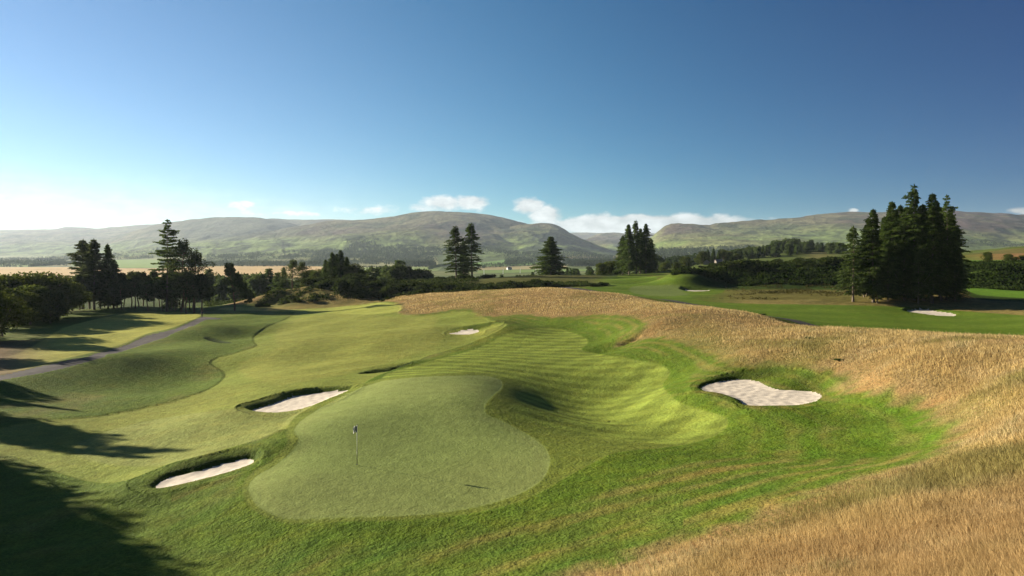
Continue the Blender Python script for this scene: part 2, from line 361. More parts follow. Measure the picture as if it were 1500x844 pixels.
def full_h(x, y, want=False):
    """course surface with bunkers, hollows and mowing steps"""
    x = np.asarray(x, float); y = np.asarray(y, float)
    z = base_h(x, y)
    r = np.hypot(x, y)
    info = {}
    for i, b in enumerate(BUNKERS):
        dh = sdf(b['h'], x, y, 6.0)
        m = dh < 2.5
        ds = np.full(x.shape, 9.0)
        if m.any():
            ds[m] = sdf(b['s'], x[m], y[m], 9.0)
            dh = np.minimum(dh, ds-.38); 
            zs = z[m]; h_ = -dh[m]; s_ = ds[m]
            t = np.clip(s_/(s_+np.maximum(h_, 1e-4)), 0, 1)
            t = np.where(s_ < 0, 0, t)
            fz = b['zl']+np.clip((x[m]-b['xl'])/(b['xr']-b['xl']), -.2, 1.2)*(b['zr']-b['zl'])
            zi = fz+(zs-fz)*(t**.6)
            # sand dishes up a little at its edge
            zi = np.where(s_ < 0, fz-.05+0.09*np.exp(s_/.5)+.03*pnoise(x[m]*1.6, y[m]*1.6, 41), zi+.04*(1-t))
            lipc = np.where(h_ > 0, 0, .05*np.exp(-(h_/.35)**2))
            z[m] = np.where(h_ > 0, np.minimum(zi, zs+.02), zs+lipc)
        info['b%d' % i] = ds
        info['h%d' % i] = dh
    for p, d in zip(SLITS, SLIT_D):
        s = sdf(p, x, y, 3.0)
        z = z-d*sstep(0.0, -.6, s)
    if not want:
        return z
    for k, p, mg in (('green', GREEN, 8), ('app', APPROACH, 10), ('collar', COLLAR, 10), ('fmain', F_MAIN, 10), ('tongue', F_TONGUE, 8), ('finner', F_INNER, 8), ('ffar', F_FAR, 8),
                     ('fleft', F_LEFT, 10), ('patha', PATH_A, 4), ('pathb', PATH_B, 4), ('fright', F_RIGHT, 10), ('gright', G_RIGHT, 6), ('ffr', F_FARRIGHT, 10), ('fhr', F_HILLRIGHT, 10), ('fescue', FESCUE, 25)):
        info[k] = sdf(p, x, y, mg)
    # mown levels: each shorter cut lies a few centimetres lower
    z = z-.014*sstep(.10, -.10, info['green'])-.075*sstep(.12, -.12, info['fmain'])*sstep(0, .6, info['app'])-.02*sstep(.2, -.2, np.minimum(info['fmain'], info['app']))
    z = z-.05*sstep(.1, -.1, info['patha'])
    return z, info

# quick lookup heights for placing things
def H(x, y):
    return float(full_h(np.array([x], float), np.array([y], float))[0])
# ------------------------------------------------------------------ node helpers
def new_mat(name):
    m = bpy.data.materials.new(name); m.use_nodes = True
    nt = m.node_tree; nt.nodes.clear()
    out = nt.nodes.new('ShaderNodeOutputMaterial')
    return m, nt, out
def nd(nt, typ, ins=None, **kw):
    n = nt.nodes.new(typ)
    for k, v in kw.items(): setattr(n, k, v)
    if ins:
        for k, v in ins.items():
            if isinstance(v, bpy.types.NodeSocket): nt.links.new(v, n.inputs[k])
            else: n.inputs[k].default_value = v
    return n
def mth(nt, op, a, b=None, c=None, clamp=False):
    n = nt.nodes.new('ShaderNodeMath'); n.operation = op; n.use_clamp = clamp
    for i, v in enumerate((a, b, c)):
        if v is None: continue
        if isinstance(v, bpy.types.NodeSocket): nt.links.new(v, n.inputs[i])
        else: n.inputs[i].default_value = v
    return n.outputs[0]
def pos(nt):
    return nd(nt, 'ShaderNodeNewGeometry').outputs['Position']
def noise(nt, vec, scale, detail=4, rough=.55, dim='3D'):
    n = nd(nt, 'ShaderNodeTexNoise', {'Scale': scale, 'Detail': detail, 'Roughness': rough}, noise_dimensions=dim)
    nt.links.new(vec, n.inputs['Vector']); return n.outputs['Fac']
def remap(nt, v, a, b, c, d):
    n = nd(nt, 'ShaderNodeMapRange', {'From Min': a, 'From Max': b, 'To Min': c, 'To Max': d}); nt.links.new(v, n.inputs['Value']); return n.outputs[0]
def scale_col(nt, col, fac):
    n = nd(nt, 'ShaderNodeVectorMath', operation='SCALE'); nt.links.new(col, n.inputs[0]); nt.links.new(fac, n.inputs['Scale']); return n.outputs[0]

def turf_mat(name, fine, mid, bumpd, fscale=9.0, sheen=.25, speck=0.0, warm=0.0):
    """mown or rough grass: colour from the ground survey, broken up blade by blade"""
    m, nt, out = new_mat(name)
    p = pos(nt)
    st = nd(nt, 'ShaderNodeVectorMath', {1: (1, 1, .4)}, operation='MULTIPLY'); nt.links.new(p, st.inputs[0]); pv = st.outputs[0]
    a = nd(nt, 'ShaderNodeAttribute', attribute_name='alb').outputs['Color']
    n1 = noise(nt, pv, fscale, 3, .7)
    n2 = noise(nt, pv, .9, 5, .6)
    n3 = noise(nt, pv, .16, 3, .5)
    f = mth(nt, 'MULTIPLY', remap(nt, n1, .25, .75, 1-fine, 1+fine), remap(nt, n2, .3, .7, 1-mid, 1+mid))
    f = mth(nt, 'MULTIPLY', f, remap(nt, n3, .3, .7, 1-mid*.5, 1+mid*.5))
    col = scale_col(nt, a, f)
    if warm > 0:
        n4 = noise(nt, pv, .55, 6, .7)
        mx = nd(nt, 'ShaderNodeMix', data_type='RGBA'); nt.links.new(remap(nt, n4, .45, .72, 0, warm), mx.inputs['Factor'])
        nt.links.new(col, mx.inputs['A'])
        tint = nd(nt, 'ShaderNodeVectorMath', {1: (1.55, 1.12, .9)}, operation='MULTIPLY'); nt.links.new(col, tint.inputs[0])
        nt.links.new(tint.outputs[0], mx.inputs['B']); col = mx.outputs['Result']
    hb = mth(nt, 'ADD', mth(nt, 'MULTIPLY', n1, 1.0), mth(nt, 'MULTIPLY', noise(nt, pv, fscale*.22, 4, .65), 2.2))
    bp = nd(nt, 'ShaderNodeBump', {'Strength': 1.0, 'Distance': bumpd}); nt.links.new(hb, bp.inputs['Height'])
    b = nd(nt, 'ShaderNodeBsdfPrincipled', {'Roughness': .85, 'Specular IOR Level': .02, 'Sheen Weight': 0.0, 'Sheen Roughness': .5, 'Sheen Tint': (.75, .85, .45, 1)})
    nt.links.new(col, b.inputs['Base Color']); nt.links.new(bp.outputs[0], b.inputs['Normal'])
    nt.links.new(b.outputs[0], out.inputs[0])
    return m

M = {}
M['green'] = turf_mat('putting_turf', .30, .13, .024, 10, .12)
M['fairway'] = turf_mat('fairway_turf', .40, .18, .05, 7, .22, warm=.25)
M['rough'] = turf_mat('rough_turf', .42, .20, .085, 7, .22, warm=.5)
M['wild'] = turf_mat('wild_ground', .35, .30, .10, 3, .15, warm=.3)

def sand_mat():
    m, nt, out = new_mat('bunker_sand'); p = pos(nt)
    n1 = noise(nt, p, 30, 3, .6); n2 = noise(nt, p, 2.2, 5, .65)
    c = nd(nt, 'ShaderNodeMix', {'A': (.44, .38, .30, 1), 'B': (.62, .54, .42, 1)}, data_type='RGBA')
    nt.links.new(remap(nt, mth(nt, 'ADD', mth(nt, 'MULTIPLY', n1, .4), mth(nt, 'MULTIPLY', n2, .6)), .38, .6, 0, 1), c.inputs['Factor'])
    # rake marks and footprints
    w = nd(nt, 'ShaderNodeTexWave', {'Scale': 2.2, 'Distortion': 3.5, 'Detail': 2.0}); nt.links.new(p, w.inputs['Vector'])
    v = nd(nt, 'ShaderNodeTexVoronoi', {'Scale': 2.4}); nt.links.new(p, v.inputs['Vector'])
    foot = mth(nt, 'MULTIPLY', remap(nt, v.outputs['Distance'], 0, .35, -1, 0), remap(nt, noise(nt, p, .5, 2), .5, .6, 0, 1))
    h = mth(nt, 'ADD', mth(nt, 'ADD', mth(nt, 'MULTIPLY', w.outputs['Fac'], .25), mth(nt, 'MULTIPLY', n2, 1.4)), mth(nt, 'MULTIPLY', foot, .8))
    bp = nd(nt, 'ShaderNodeBump', {'Strength': .5, 'Distance': .018}); nt.links.new(h, bp.inputs['Height'])
    b = nd(nt, 'ShaderNodeBsdfPrincipled', {'Roughness': .95, 'Specular IOR Level': .1})
    nt.links.new(c.outputs['Result'], b.inputs['Base Color']); nt.links.new(bp.outputs[0], b.inputs['Normal']); nt.links.new(b.outputs[0], out.inputs[0])
    return m
M['sand'] = sand_mat()

def path_mat():
    m, nt, out = new_mat('worn_asphalt'); p = pos(nt)
    n1 = noise(nt, p, 14, 3, .7); n2 = noise(nt, p, .7, 5, .6)
    c = nd(nt, 'ShaderNodeMix', {'A': (.040, .035, .032, 1), 'B': (.105, .090, .080, 1)}, data_type='RGBA')
    nt.links.new(remap(nt, mth(nt, 'ADD', mth(nt, 'MULTIPLY', n1, .5), mth(nt, 'MULTIPLY', n2, .5)), .35, .65, 0, 1), c.inputs['Factor'])
    bp = nd(nt, 'ShaderNodeBump', {'Strength': .6, 'Distance': .01}); nt.links.new(n1, bp.inputs['Height'])
    b = nd(nt, 'ShaderNodeBsdfPrincipled', {'Roughness': .9, 'Specular IOR Level': .05})
    nt.links.new(c.outputs['Result'], b.inputs['Base Color']); nt.links.new(bp.outputs[0], b.inputs['Normal']); nt.links.new(b.outputs[0], out.inputs[0])
    return m
M['path'] = path_mat()

def hill_mat():
    m, nt, out = new_mat('hill_grass_and_heather'); p = pos(nt)
    a = nd(nt, 'ShaderNodeAttribute', attribute_name='alb').outputs['Color']
    st = nd(nt, 'ShaderNodeVectorMath', {1: (1, .6, 2.5)}, operation='MULTIPLY'); nt.links.new(p, st.inputs[0]); pv = st.outputs[0]
    n1 = noise(nt, pv, .012, 8, .68); n2 = noise(nt, pv, .05, 6, .7)
    f = mth(nt, 'MULTIPLY', remap(nt, n1, .32, .68, .5, 1.5), remap(nt, n2, .3, .7, .7, 1.3))
    col = scale_col(nt, a, f)
    hb = mth(nt, 'ADD', mth(nt, 'MULTIPLY', n1, 3.0), n2)
    bp = nd(nt, 'ShaderNodeBump', {'Strength': 1.0, 'Distance': 13.0}); nt.links.new(hb, bp.inputs['Height'])
    b = nd(nt, 'ShaderNodeBsdfPrincipled', {'Roughness': .95, 'Specular IOR Level': .05})
    nt.links.new(col, b.inputs['Base Color']); nt.links.new(bp.outputs[0], b.inputs['Normal']); nt.links.new(b.outputs[0], out.inputs[0])
    return m
M['hill'] = hill_mat()
def field_mat():
    m, nt, out = new_mat('valley_fields'); p = pos(nt)
    a = nd(nt, 'ShaderNodeAttribute', attribute_name='alb').outputs['Color']
    n1 = noise(nt, p, .03, 6, .6); n2 = noise(nt, p, .3, 4, .6)
    col = scale_col(nt, a, mth(nt, 'MULTIPLY', remap(nt, n1, .3, .7, .88, 1.12), remap(nt, n2, .3, .7, .85, 1.15)))
    b = nd(nt, 'ShaderNodeBsdfPrincipled', {'Roughness': .95, 'Specular IOR Level': .05})
    nt.links.new(col, b.inputs['Base Color']); nt.links.new(b.outputs[0], out.inputs[0])
    return m
M['field'] = field_mat()

# ------------------------------------------------------------------ the ground as one polar sheet
def axis_rows():
    r = [.6, 2, 4, 6, 8, 9.5, 10.8]
    v = 11.8
    while v < 470: r.append(v); v *= (1.0046 if 32 < v < 62 else 1.0068)
    while v < 14500: r.append(v); v *= 1.0115
    return np.array(r+[17000., 24000.])
def axis_cols():
    a = list(np.radians(np.arange(-43, 43.0001, .096)))
    b = list(np.radians(np.arange(44.5, 316, 1.5)))
    return np.array(a+b)
RR = axis_rows(); TH = axis_cols()
nr, nc = len(RR), len(TH)
X = RR[:,None]*np.sin(TH)[None]; Y = RR[:,None]*np.cos(TH)[None]
Z, I = full_h(X, Y, want=True)
# beyond the hills the sheet runs level to the horizon
RAD = np.broadcast_to(RR[:,None], X.shape)
PX = np.where(Y > 1, 750+F*X/np.maximum(Y, 1), np.where(X > 0, 1e5, -1e5))

def normals(X, Y, Z):
    dXr = np.gradient(X, axis=0); dYr = np.gradient(Y, axis=0); dZr = np.gradient(Z, axis=0)
    def gc(A):
        return np.roll(A, -1, 1)-np.roll(A, 1, 1)
    dXc, dYc, dZc = gc(X), gc(Y), gc(Z)
    nx = dYc*dZr-dZc*dYr; ny = dZc*dXr-dXc*dZr; nz = dXc*dYr-dYc*dXr
    l = np.sqrt(nx*nx+ny*ny+nz*nz)+1e-12
    s = np.sign(nz)/l
    return np.stack([nx*s, ny*s, nz*s], -1)
NRM = normals(X, Y, Z)

# ---- colour survey (albedo of each kind of ground, with a few patches of painted shade)
def mixc(A, col, w):
    col = np.asarray(col, float)
    w = w[..., None]
    return A*(1-w)+col*w
def inside(k, soft=.12):
    return sstep(soft, -soft, I[k])
n_a = fbm(X/14., Y/14., 4, 51); n_b = fbm(X/4., Y/4., 4, 52); n_c = fbm(X/45., Y/45., 3, 53)
A = np.zeros(X.shape+(3,)); A[:] = (.080, .116, .018)                       # rough grass
A = mixc(A, (.125, .120, .035), sstep(.05, .45, n_a+.4*n_b)*.75)
# farther left the rough is paler with dew
A = mixc(A, (.110, .145, .030), sstep(60, 130, RAD)*(PX < 800)*.5)
dfe = I['fescue']
# mown rings that follow the edge of the dry grass
ringm = sstep(-.2, .4, dfe)*sstep(24, 14, dfe)*sstep(26, 34, RAD+12*(PX > 1000))*(PX > 560)
ring = np.sin(dfe*2*math.pi/1.9+1.2*pnoise(X/9, Y/9, 60))
A = mixc(A, (.078, .118, .014), ringm*sstep(-.2, .9, ring)*.75)
A = mixc(A, (.150, .140, .036), ringm*sstep(.2, -1.0, ring)*.7*sstep(-.35, .2, n_b+.2))
# patchy rough streaked along the mowing lines
stre = fbm(dfe/1.6, (X*.8+Y*.3)/7., 4, 61)
nearr = sstep(55, 35, RAD)*(PX > 250)
A = mixc(A, (.165, .135, .040), nearr*sstep(.0, .5, stre)*.6)
A = mixc(A, (.050, .105, .014), nearr*sstep(-.05, -.5, stre)*.6)
# collar: lush and deep green
col_ = inside('collar', .5)
A = mixc(A, (.076, .122, .014), col_*(.55+.35*sstep(-.3, .3, n_a)))
lobe = col_*sstep(3.2, 5.5, I['app'])*(PX > 1000)
A = mixc(A, (.125, .135, .030), lobe*sstep(.0, .35, n_b+.5*n_a)*.8)
A = mixc(A, (.058, .118, .009), lobe*sstep(-.1, .9, np.sin(dfe*2*math.pi/2.6+n_a*3))*.5)
# fairways
fm = inside('fmain', .15)
A = mixc(A, (.128, .155, .034), fm)
A = mixc(A, (.165, .172, .044), fm*sstep(-.1, .5, n_c+.3*n_a)*.6)
A = mixc(A, (.150, .168, .055), inside('tongue', .3)*.8)
A = mixc(A, (.158, .170, .042), inside('finner', .6)*.8)
A = mixc(A, (.19, .21, .050), inside('ffar', .5))
A = mixc(A, (.29, .29, .062), inside('fleft', .4))
ap = inside('app', .10)
s1 = np.sin((X*.22+Y*.975)*2*math.pi/2.7); s2 = np.sin((X*.80-Y*.60)*2*math.pi/3.8)
wS = sstep(840, 960, PX)
stripe = np.tanh(4*s1)*(.75-.35*wS)+np.tanh(4*s2)*(.35+.35*wS)
apc = np.array([.122, .155, .030])[None, None]*(1+.23*stripe[..., None])
gfringe = I['green']
gap_ = sstep(3.5, 1.0, I['app'])*sstep(3.5, 1.0, I['fmain'])*(1-fm)*(1-ap)*sstep(600, 660, PX)*sstep(800, 760, PX)
A = mixc(A, (.135, .150, .028), gap_*.85)
l0, l1 = cast([712, 1010], [601, 652], base_h)
hp = ((X-l0[0])*(l1[1]-l0[1])-(Y-l0[1])*(l1[0]-l0[0]))/np.linalg.norm(l1-l0)
onapp = ap*sstep(1.0, 2.6, gfringe)*sstep(.4, -.8, hp*np.sign((l1-l0)[0]))
A = A*(1-ap[..., None])+np.array([.098, .122, .024])*ap[..., None]
A = A*(1-onapp[..., None])+apc*onapp[..., None]
gr = inside('green', .05)
A = mixc(A, (.132, .165, .052), gr)
A = mixc(A, (.152, .176, .060), gr*sstep(-.2, .4, n_a)*.7)
# edge passes of the mower
A = mixc(A, (.145, .162, .056), gr*sstep(-1.0, -.7, gfringe)*sstep(-.2, -.5, gfringe)*.25)
# right-hand course
fr = inside('fright', .4)
A = mixc(A, (.085, .135, .016), fr)
sfr = np.sin((X*.14+Y*.99)*2*math.pi/11.)
A = mixc(A, (.112, .158, .022), fr*sstep(-.3, .3, sfr)*.6)
A = mixc(A, (.125, .160, .045), inside('gright', .5))
A = mixc(A, (.095, .180, .020), inside('ffr', .5))
A = mixc(A, (.095, .165, .025), inside('fhr', 2.)) 
# ground under the dry grass
fe = sstep(.9, -1.1, dfe+.9*pnoise(X/1.3, Y/1.3, 70)+.9*n_b)
fcol = np.array([.205, .142, .062])[None, None]*np.ones(A.shape)
fcol = mixc(fcol, (.150, .128, .042), sstep(.0, .4, n_a))
fcol = mixc(fcol, (.225, .130, .075), sstep(.05, .4, n_c)*.6)
A = A*(1-fe[..., None])+fcol*fe[..., None]
# the greener bank between the ridge and the bunker
w = fe*np.exp(-((PX-1020)/70)**2)*sstep(105, 70, RAD)*sstep(50, 62, RAD)
A = mixc(A, (.120, .130, .030), w*.75)
# bank behind the far fairway
bank = (RAD > 205)*(RAD < 262)*sstep(350, 420, PX)*sstep(660, 600, PX)
A = mixc(A, (.135, .118, .036), bank*.9); A = mixc(A, (.060, .075, .018), bank*sstep(-.05, .3, n_b+n_a*.6)*.75)
A = mixc(A, (.18, .135, .055), bank*sstep(.15, .4, n_c)*.5)
# dry strip and brown heath right of the second green
dry = (RAD > 128)*(RAD < 240)*sstep(1020, 1110, PX+22*n_b)*(1-fr)*(I['ffr'] > 0)
A = mixc(A, (.185, .150, .052), dry); A = mixc(A, (.080, .078, .020), dry*sstep(148, 164, RAD+14*n_a)*sstep(1300, 1240, PX)*.8)
# bracken and gorse slope
brk = sstep(196, 203, RAD+25*sstep(1400, 1440, PX))*sstep(275, 245, RAD)*sstep(985, 1040, PX)*(I['ffr'] > 0)*(I['fhr'] > 0)
A = mixc(A, (.032, .052, .010), brk); 
brk2 = (RAD > 212)*(RAD < 900)*(PX < 905)
A = mixc(A, (.045, .062, .016), brk2*(RAD > 262)*.8)
heath = sstep(640, 680, PX)*sstep(905, 860, PX)*(RAD > 200)*(RAD < 300)
A = mixc(A, (.085, .080, .026), heath*.8)
# tan knolls on the right
kn = np.exp(-(((PX-1485)/60)**2))*(RAD > 345)*(RAD < 480)
A = mixc(A, (.23, .135, .055), kn)
kn = np.exp(-(((PX-1200)/22)**2))*(RAD > 480)*(RAD < 640)
A = mixc(A, (.26, .19, .08), kn)
mid = (RAD > 430)*(RAD < 1500)
A = mixc(A, (.070, .090, .026), mid*.7)
# reddish heath at the far left edge
hl = np.exp(-(((PX+10)/70)**2))*(RAD > 95)*(RAD < 150)
A = mixc(A, (.135, .090, .055), hl*.9)

# ---- the valley: a patchwork laid out by hand, hedges are built separately
FIELDS = [
 ([(-400,392.5),(-100,392.5),(110,392),(180,394.5),(240,395),(300,390.5),(400,390),(468,391.5),(480,396),(440,408),(300,409),(0,409),(-400,410)], (.50,.34,.15)),
 ([(-400,385),(-50,385),(100,384.5),(60,391.5),(-400,392)], (.17,.24,.055)),
 ([(100,386),(170,383.5),(235,384.5),(238,394),(180,394),(112,391.5)], (.17,.25,.05)),
 ([(240,386),(330,386),(330,390),(240,394)], (.14,.20,.05)),
 ([(515,386),(640,385.5),(645,393),(520,393)], (.26,.25,.10)),
 ([(520,393.5),(650,393.5),(640,399),(540,400)], (.19,.24,.07)),
 ([(560,377),(590,376),(600,385),(560,385)], (.30,.22,.11)),
 ([(600,373),(650,371),(690,376),(700,386),(650,385)], (.20,.19,.075)),
 ([(690,388),(745,386),(820,387),(820,390),(760,391),(690,393)], (.13,.23,.045)),
 ([(690,394),(780,393),(830,394),(830,398),(700,399)], (.30,.25,.12)),
 ([(830,384.5),(900,383.5),(960,384),(960,387),(830,388.5)], (.30,.24,.12)),
 ([(700,399.5),(830,399),(880,400),(860,404),(700,404)], (.14,.20,.05)),
 ([(290,378.5),(400,376),(430,379),(320,382)], (.14,.24,.045)),
 ([(-200,378),(60,377),(100,379.5),(-200,381)], (.20,.22,.08)),
]
far = RAD > 650
vd = np.array([.115, .145, .042])
V = np.zeros(A.shape); V[:] = vd*.8
cell = fbm(X/260., Y/420., 3, 80)
V = mixc(V, (.21, .20, .075), sstep(.05, .25, cell)); V = mixc(V, (.075, .10, .032), sstep(-.05, -.3, cell))
vr = valley(X, Y)
for pts, c in FIELDS:
    q = np.array(pts, float); D = np.minimum((CZ+32.0)*F/(q[:,1]-HZ), 6000)
    poly = np.stack([(q[:,0]-750)/F*D, D], 1)
    s = sdf(poly, X, Y, 60)
    V = mixc(V, c, sstep(2, -2, s))
# hillsides: pasture low down, heather and bent grass above
el = np.clip(Z-vr, 0, None)
hn = fbm(X/600., Y/800., 5, 90); hn2 = fbm(X/200., Y/260., 5, 91)
HC = np.zeros(A.shape); HC[:] = (.175, .235, .070)
up = sstep(70, 190, el+70*hn)
HC = mixc(HC, (.135, .122, .066), up)
HC = mixc(HC, (.085, .060, .050), up*sstep(-.02, .3, hn+.5*hn2)*.9)
HC = mixc(HC, (.040, .058, .024), sstep(.05, .3, hn2-.3*hn)*.8*sstep(10, 60, el))
HC = mixc(HC, (.26, .26, .10), (1-up)*sstep(.1, .35, hn)*.6)
dome = np.exp(-(((PX-340)/110)**4))*(Y > 4650)
HC = mixc(HC, (.070, .080, .045), np.clip(dome*up, 0, 1)*.8)  # left dome: heather, darkened further to put its shading into the colour
# field walls on the lower slopes
wall = np.exp(-(np.minimum(np.abs(((X*.9+Y*.35)/330.+.25*hn) % 1-.5)*330, np.abs(((Y*.9-X*.3)/420.+.2*hn) % 1-.5)*420)/7.)**2)
HC = mixc(HC, (.045, .060, .025), wall*sstep(260, 160, el)*sstep(8, 30, el)*.9)
# the wooded flank above the farm and the dark scrub of the glen side
scr = np.exp(-(((PX-800)/75)**2))*sstep(20, 60, el)*sstep(260, 140, el)*(Y < 5000)
HC = mixc(HC, (.040, .058, .026), np.clip(scr*1.3, 0, .85)*sstep(-.3, .2, hn2))
hx = np.exp(-(((PX-1440)/90)**2))*sstep(95, 150, el)
HC = mixc(HC, (.095, .060, .062), np.clip(hx*sstep(-.2, .2, hn2+.1), 0, .85))
HC = HC*.86
hw = sstep(6, 34, el)*(RAD > 1600)
V = V*(1-hw[..., None])+HC*hw[..., None]
# the track over the top of the main hill
wf = sstep(800, 1100, RAD)
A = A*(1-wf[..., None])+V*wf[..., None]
# tall lush grass on the bunker faces, some of their shade painted in
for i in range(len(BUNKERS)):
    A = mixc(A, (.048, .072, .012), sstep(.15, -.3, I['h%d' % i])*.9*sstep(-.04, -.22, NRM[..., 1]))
# track over the top of the main hill
tl = np.array([(641,308.5),(636,316),(632,321),(636,327),(643,335),(650,340)], float)
tD = np.array([5150., 4900, 4700, 4550, 4350, 4200])
tp = np.stack([(tl[:,0]-750)/F*tD, tD], 1); td = np.full(X.shape, 1e3)
mm = (RAD > 3900) & (RAD < 5500) & (PX > 610) & (PX < 670)
xm, ym = X[mm], Y[mm]; dm = np.full(xm.shape, 1e3)
for a_, b_ in zip(tp[:-1], tp[1:]):
    e_ = b_-a_; t_ = np.clip(((xm-a_[0])*e_[0]+(ym-a_[1])*e_[1])/(e_@e_), 0, 1)
    dm = np.minimum(dm, np.hypot(xm-a_[0]-t_*e_[0], ym-a_[1]-t_*e_[1]))
td[mm] = dm
A = mixc(A, (.045, .05, .028), sstep(9, 4, td)*.8)
A[..., 2] *= .95
for p_ in SLITS[:2]: A = mixc(A, (.03, .045, .01), sstep(.2, -.2, sdf(p_, X, Y, 2.0)))  # dark streaks painted in the slits, standing in for their shaded lips
fair_ = sstep(.5, -.5, np.minimum(np.minimum(I['fmain'], I['app']), I['ffar']))[..., None]  # fairways and approach get a brighter turf colour
A = A*(1+.26*fair_*np.array([1.1, 1, .6]))
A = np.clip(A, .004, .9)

# ---- cut the sheet into named pieces
def avg(v):
    v2 = np.roll(v, -1, 1)
    return (v[:-1]+v[1:]+v2[:-1]+v2[1:])*.25
cls = np.zeros((nr-1, nc), np.int32)                # 0 ground (rough)
rf = avg(np.array(RAD)); pf = avg(np.clip(PX, -5000, 5000)); zf_ = avg(Z); vrf = avg(vr)
wildm = ((rf > 205) & (pf < 905)) | ((rf > 128) & (pf > 1035)) | (rf > 300)
cls[wildm] = 1
cls[(avg(I['fescue']) < 0)] = 2
for k in ('fmain', 'ffar'): cls[avg(I[k]) < 0] = 3
cls[avg(I['fleft']) < 0] = 4
cls[avg(I['fright']) < 0] = 5
cls[avg(I['ffr']) < 0] = 15
cls[avg(I['gright']) < 0] = 6
cls[avg(I['app']) < 0] = 7
cls[avg(I['green']) < 0] = 8
cls[avg(I['patha']) < 0] = 9
cls[avg(I['pathb']) < 0] = 10
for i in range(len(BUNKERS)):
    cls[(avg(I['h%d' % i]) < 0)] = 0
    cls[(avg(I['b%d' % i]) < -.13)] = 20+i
cls[rf > 900] = 11
cls[(rf > 1600) & (zf_-vrf > 18)] = 12

vid = np.arange(nr*nc).reshape(nr, nc)
q = np.stack([vid[:-1], np.roll(vid, -1, 1)[:-1], np.roll(vid, -1, 1)[1:], vid[1:]], -1)
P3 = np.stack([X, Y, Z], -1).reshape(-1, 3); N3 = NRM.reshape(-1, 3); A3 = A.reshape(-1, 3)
def mesh_np(name, verts, faces_flat, sizes, mat, smooth=True):
    me = bpy.data.meshes.new(name)
    nv = len(verts); nf = len(sizes)
    me.vertices.add(nv); me.vertices.foreach_set('co', np.ascontiguousarray(verts, np.float32).ravel())
    me.loops.add(len(faces_flat)); me.loops.foreach_set('vertex_index', np.ascontiguousarray(faces_flat, np.int32))
    st = np.concatenate([[0], np.cumsum(sizes)[:-1]]).astype(np.int32)
    me.polygons.add(nf); me.polygons.foreach_set('loop_start', st)
    if smooth: me.polygons.foreach_set('use_smooth', np.ones(nf, bool))
    me.update(calc_edges=True)
    if mat: me.materials.append(mat)
    return me
def link(name, me, parent=None):
    o = bpy.data.objects.new(name, me); C.objects.link(o)
    if parent: o.parent = parent
    return o
def color_attr(me, name, cols):
    a = me.color_attributes.new(name, 'FLOAT_COLOR', 'POINT')
    c = np.ones((len(cols), 4), np.float32); c[:,:3] = cols
    a.data.foreach_set('color', c.ravel())
def piece(c, name, mat, label, cat):
    sel = q[cls == c]
    if len(sel) == 0: return None
    u, inv = np.unique(sel, return_inverse=True)
    me = mesh_np(name, P3[u], inv.ravel(), np.full(len(sel), 4), mat)
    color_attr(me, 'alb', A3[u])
    me.normals_split_custom_set_from_vertices(N3[u])
    o = link(name, me); o['kind'] = 'structure'; o['label'] = label; o['category'] = cat
    return o
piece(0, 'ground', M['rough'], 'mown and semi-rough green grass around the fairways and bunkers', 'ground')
piece(1, 'heath', M['wild'], 'dark heath and scrubby ground beyond the fairways', 'ground')
piece(2, 'dry_grass_ground', M['rough'], 'tan ground under the long dry grass of the ridge', 'ground')
piece(3, 'fairway', M['fairway'], 'pale dewy fairway sweeping up from the green to the lone pine', 'fairway')
piece(4, 'fairway', M['fairway'], 'bright fairway striped with tree shadows beyond the cart path', 'fairway')
piece(5, 'fairway', M['fairway'], 'deep green fairway behind the dry grass ridge', 'fairway')
piece(15, 'fairway', M['fairway'], 'small lime green fairway behind the tall fir clump', 'fairway')
piece(6, 'putting_green', M['green'], 'small distant putting green with a tiny flag', 'putting green')
piece(7, 'fairway', M['fairway'], 'criss-cross striped approach fairway right behind the green', 'fairway')
piece(8, 'putting_green', M['green'], 'large smooth putting green holding the flagstick', 'putting green')
piece(9, 'path', M['path'], 'grey asphalt cart path winding up to the walking person', 'path')
piece(10, 'path', M['path'], 'cart path running behind the dry grass ridge', 'path')
piece(11, 'fields', M['field'], 'valley farmland with wheat and pasture', 'fields')
piece(12, 'hills', M['hill'], 'rounded hills of pasture and heather on the skyline', 'hills')
BL = ['oval sand bunker in the grassy lip left of the flagged green', 'long narrow sand bunker behind the left edge of the flagged green',
      'large bright kidney-shaped sand bunker under the dry grass bank', 'small white sand bunker above the main fairway',
      'low white sand bunker on the deep green fairway before the fir clump', 'small shaded sand bunker beside the distant green']
for i, l in enumerate(BL):
    piece(20+i, 'sand_bunker', M['sand'], l, 'sand bunker')
# close the hole under the camera
me = mesh_np('ground_cap', np.concatenate([P3[vid[0]], [[0, 0, H(0, 0)]]]), np.array([[i, (i+1) % nc, nc] for i in range(nc)]).ravel(), np.full(nc, 3), M['rough'])
color_attr(me, 'alb', np.tile([.12, .11, .04], (nc+1, 1)))
o = link('ground', me); o['kind'] = 'structure'
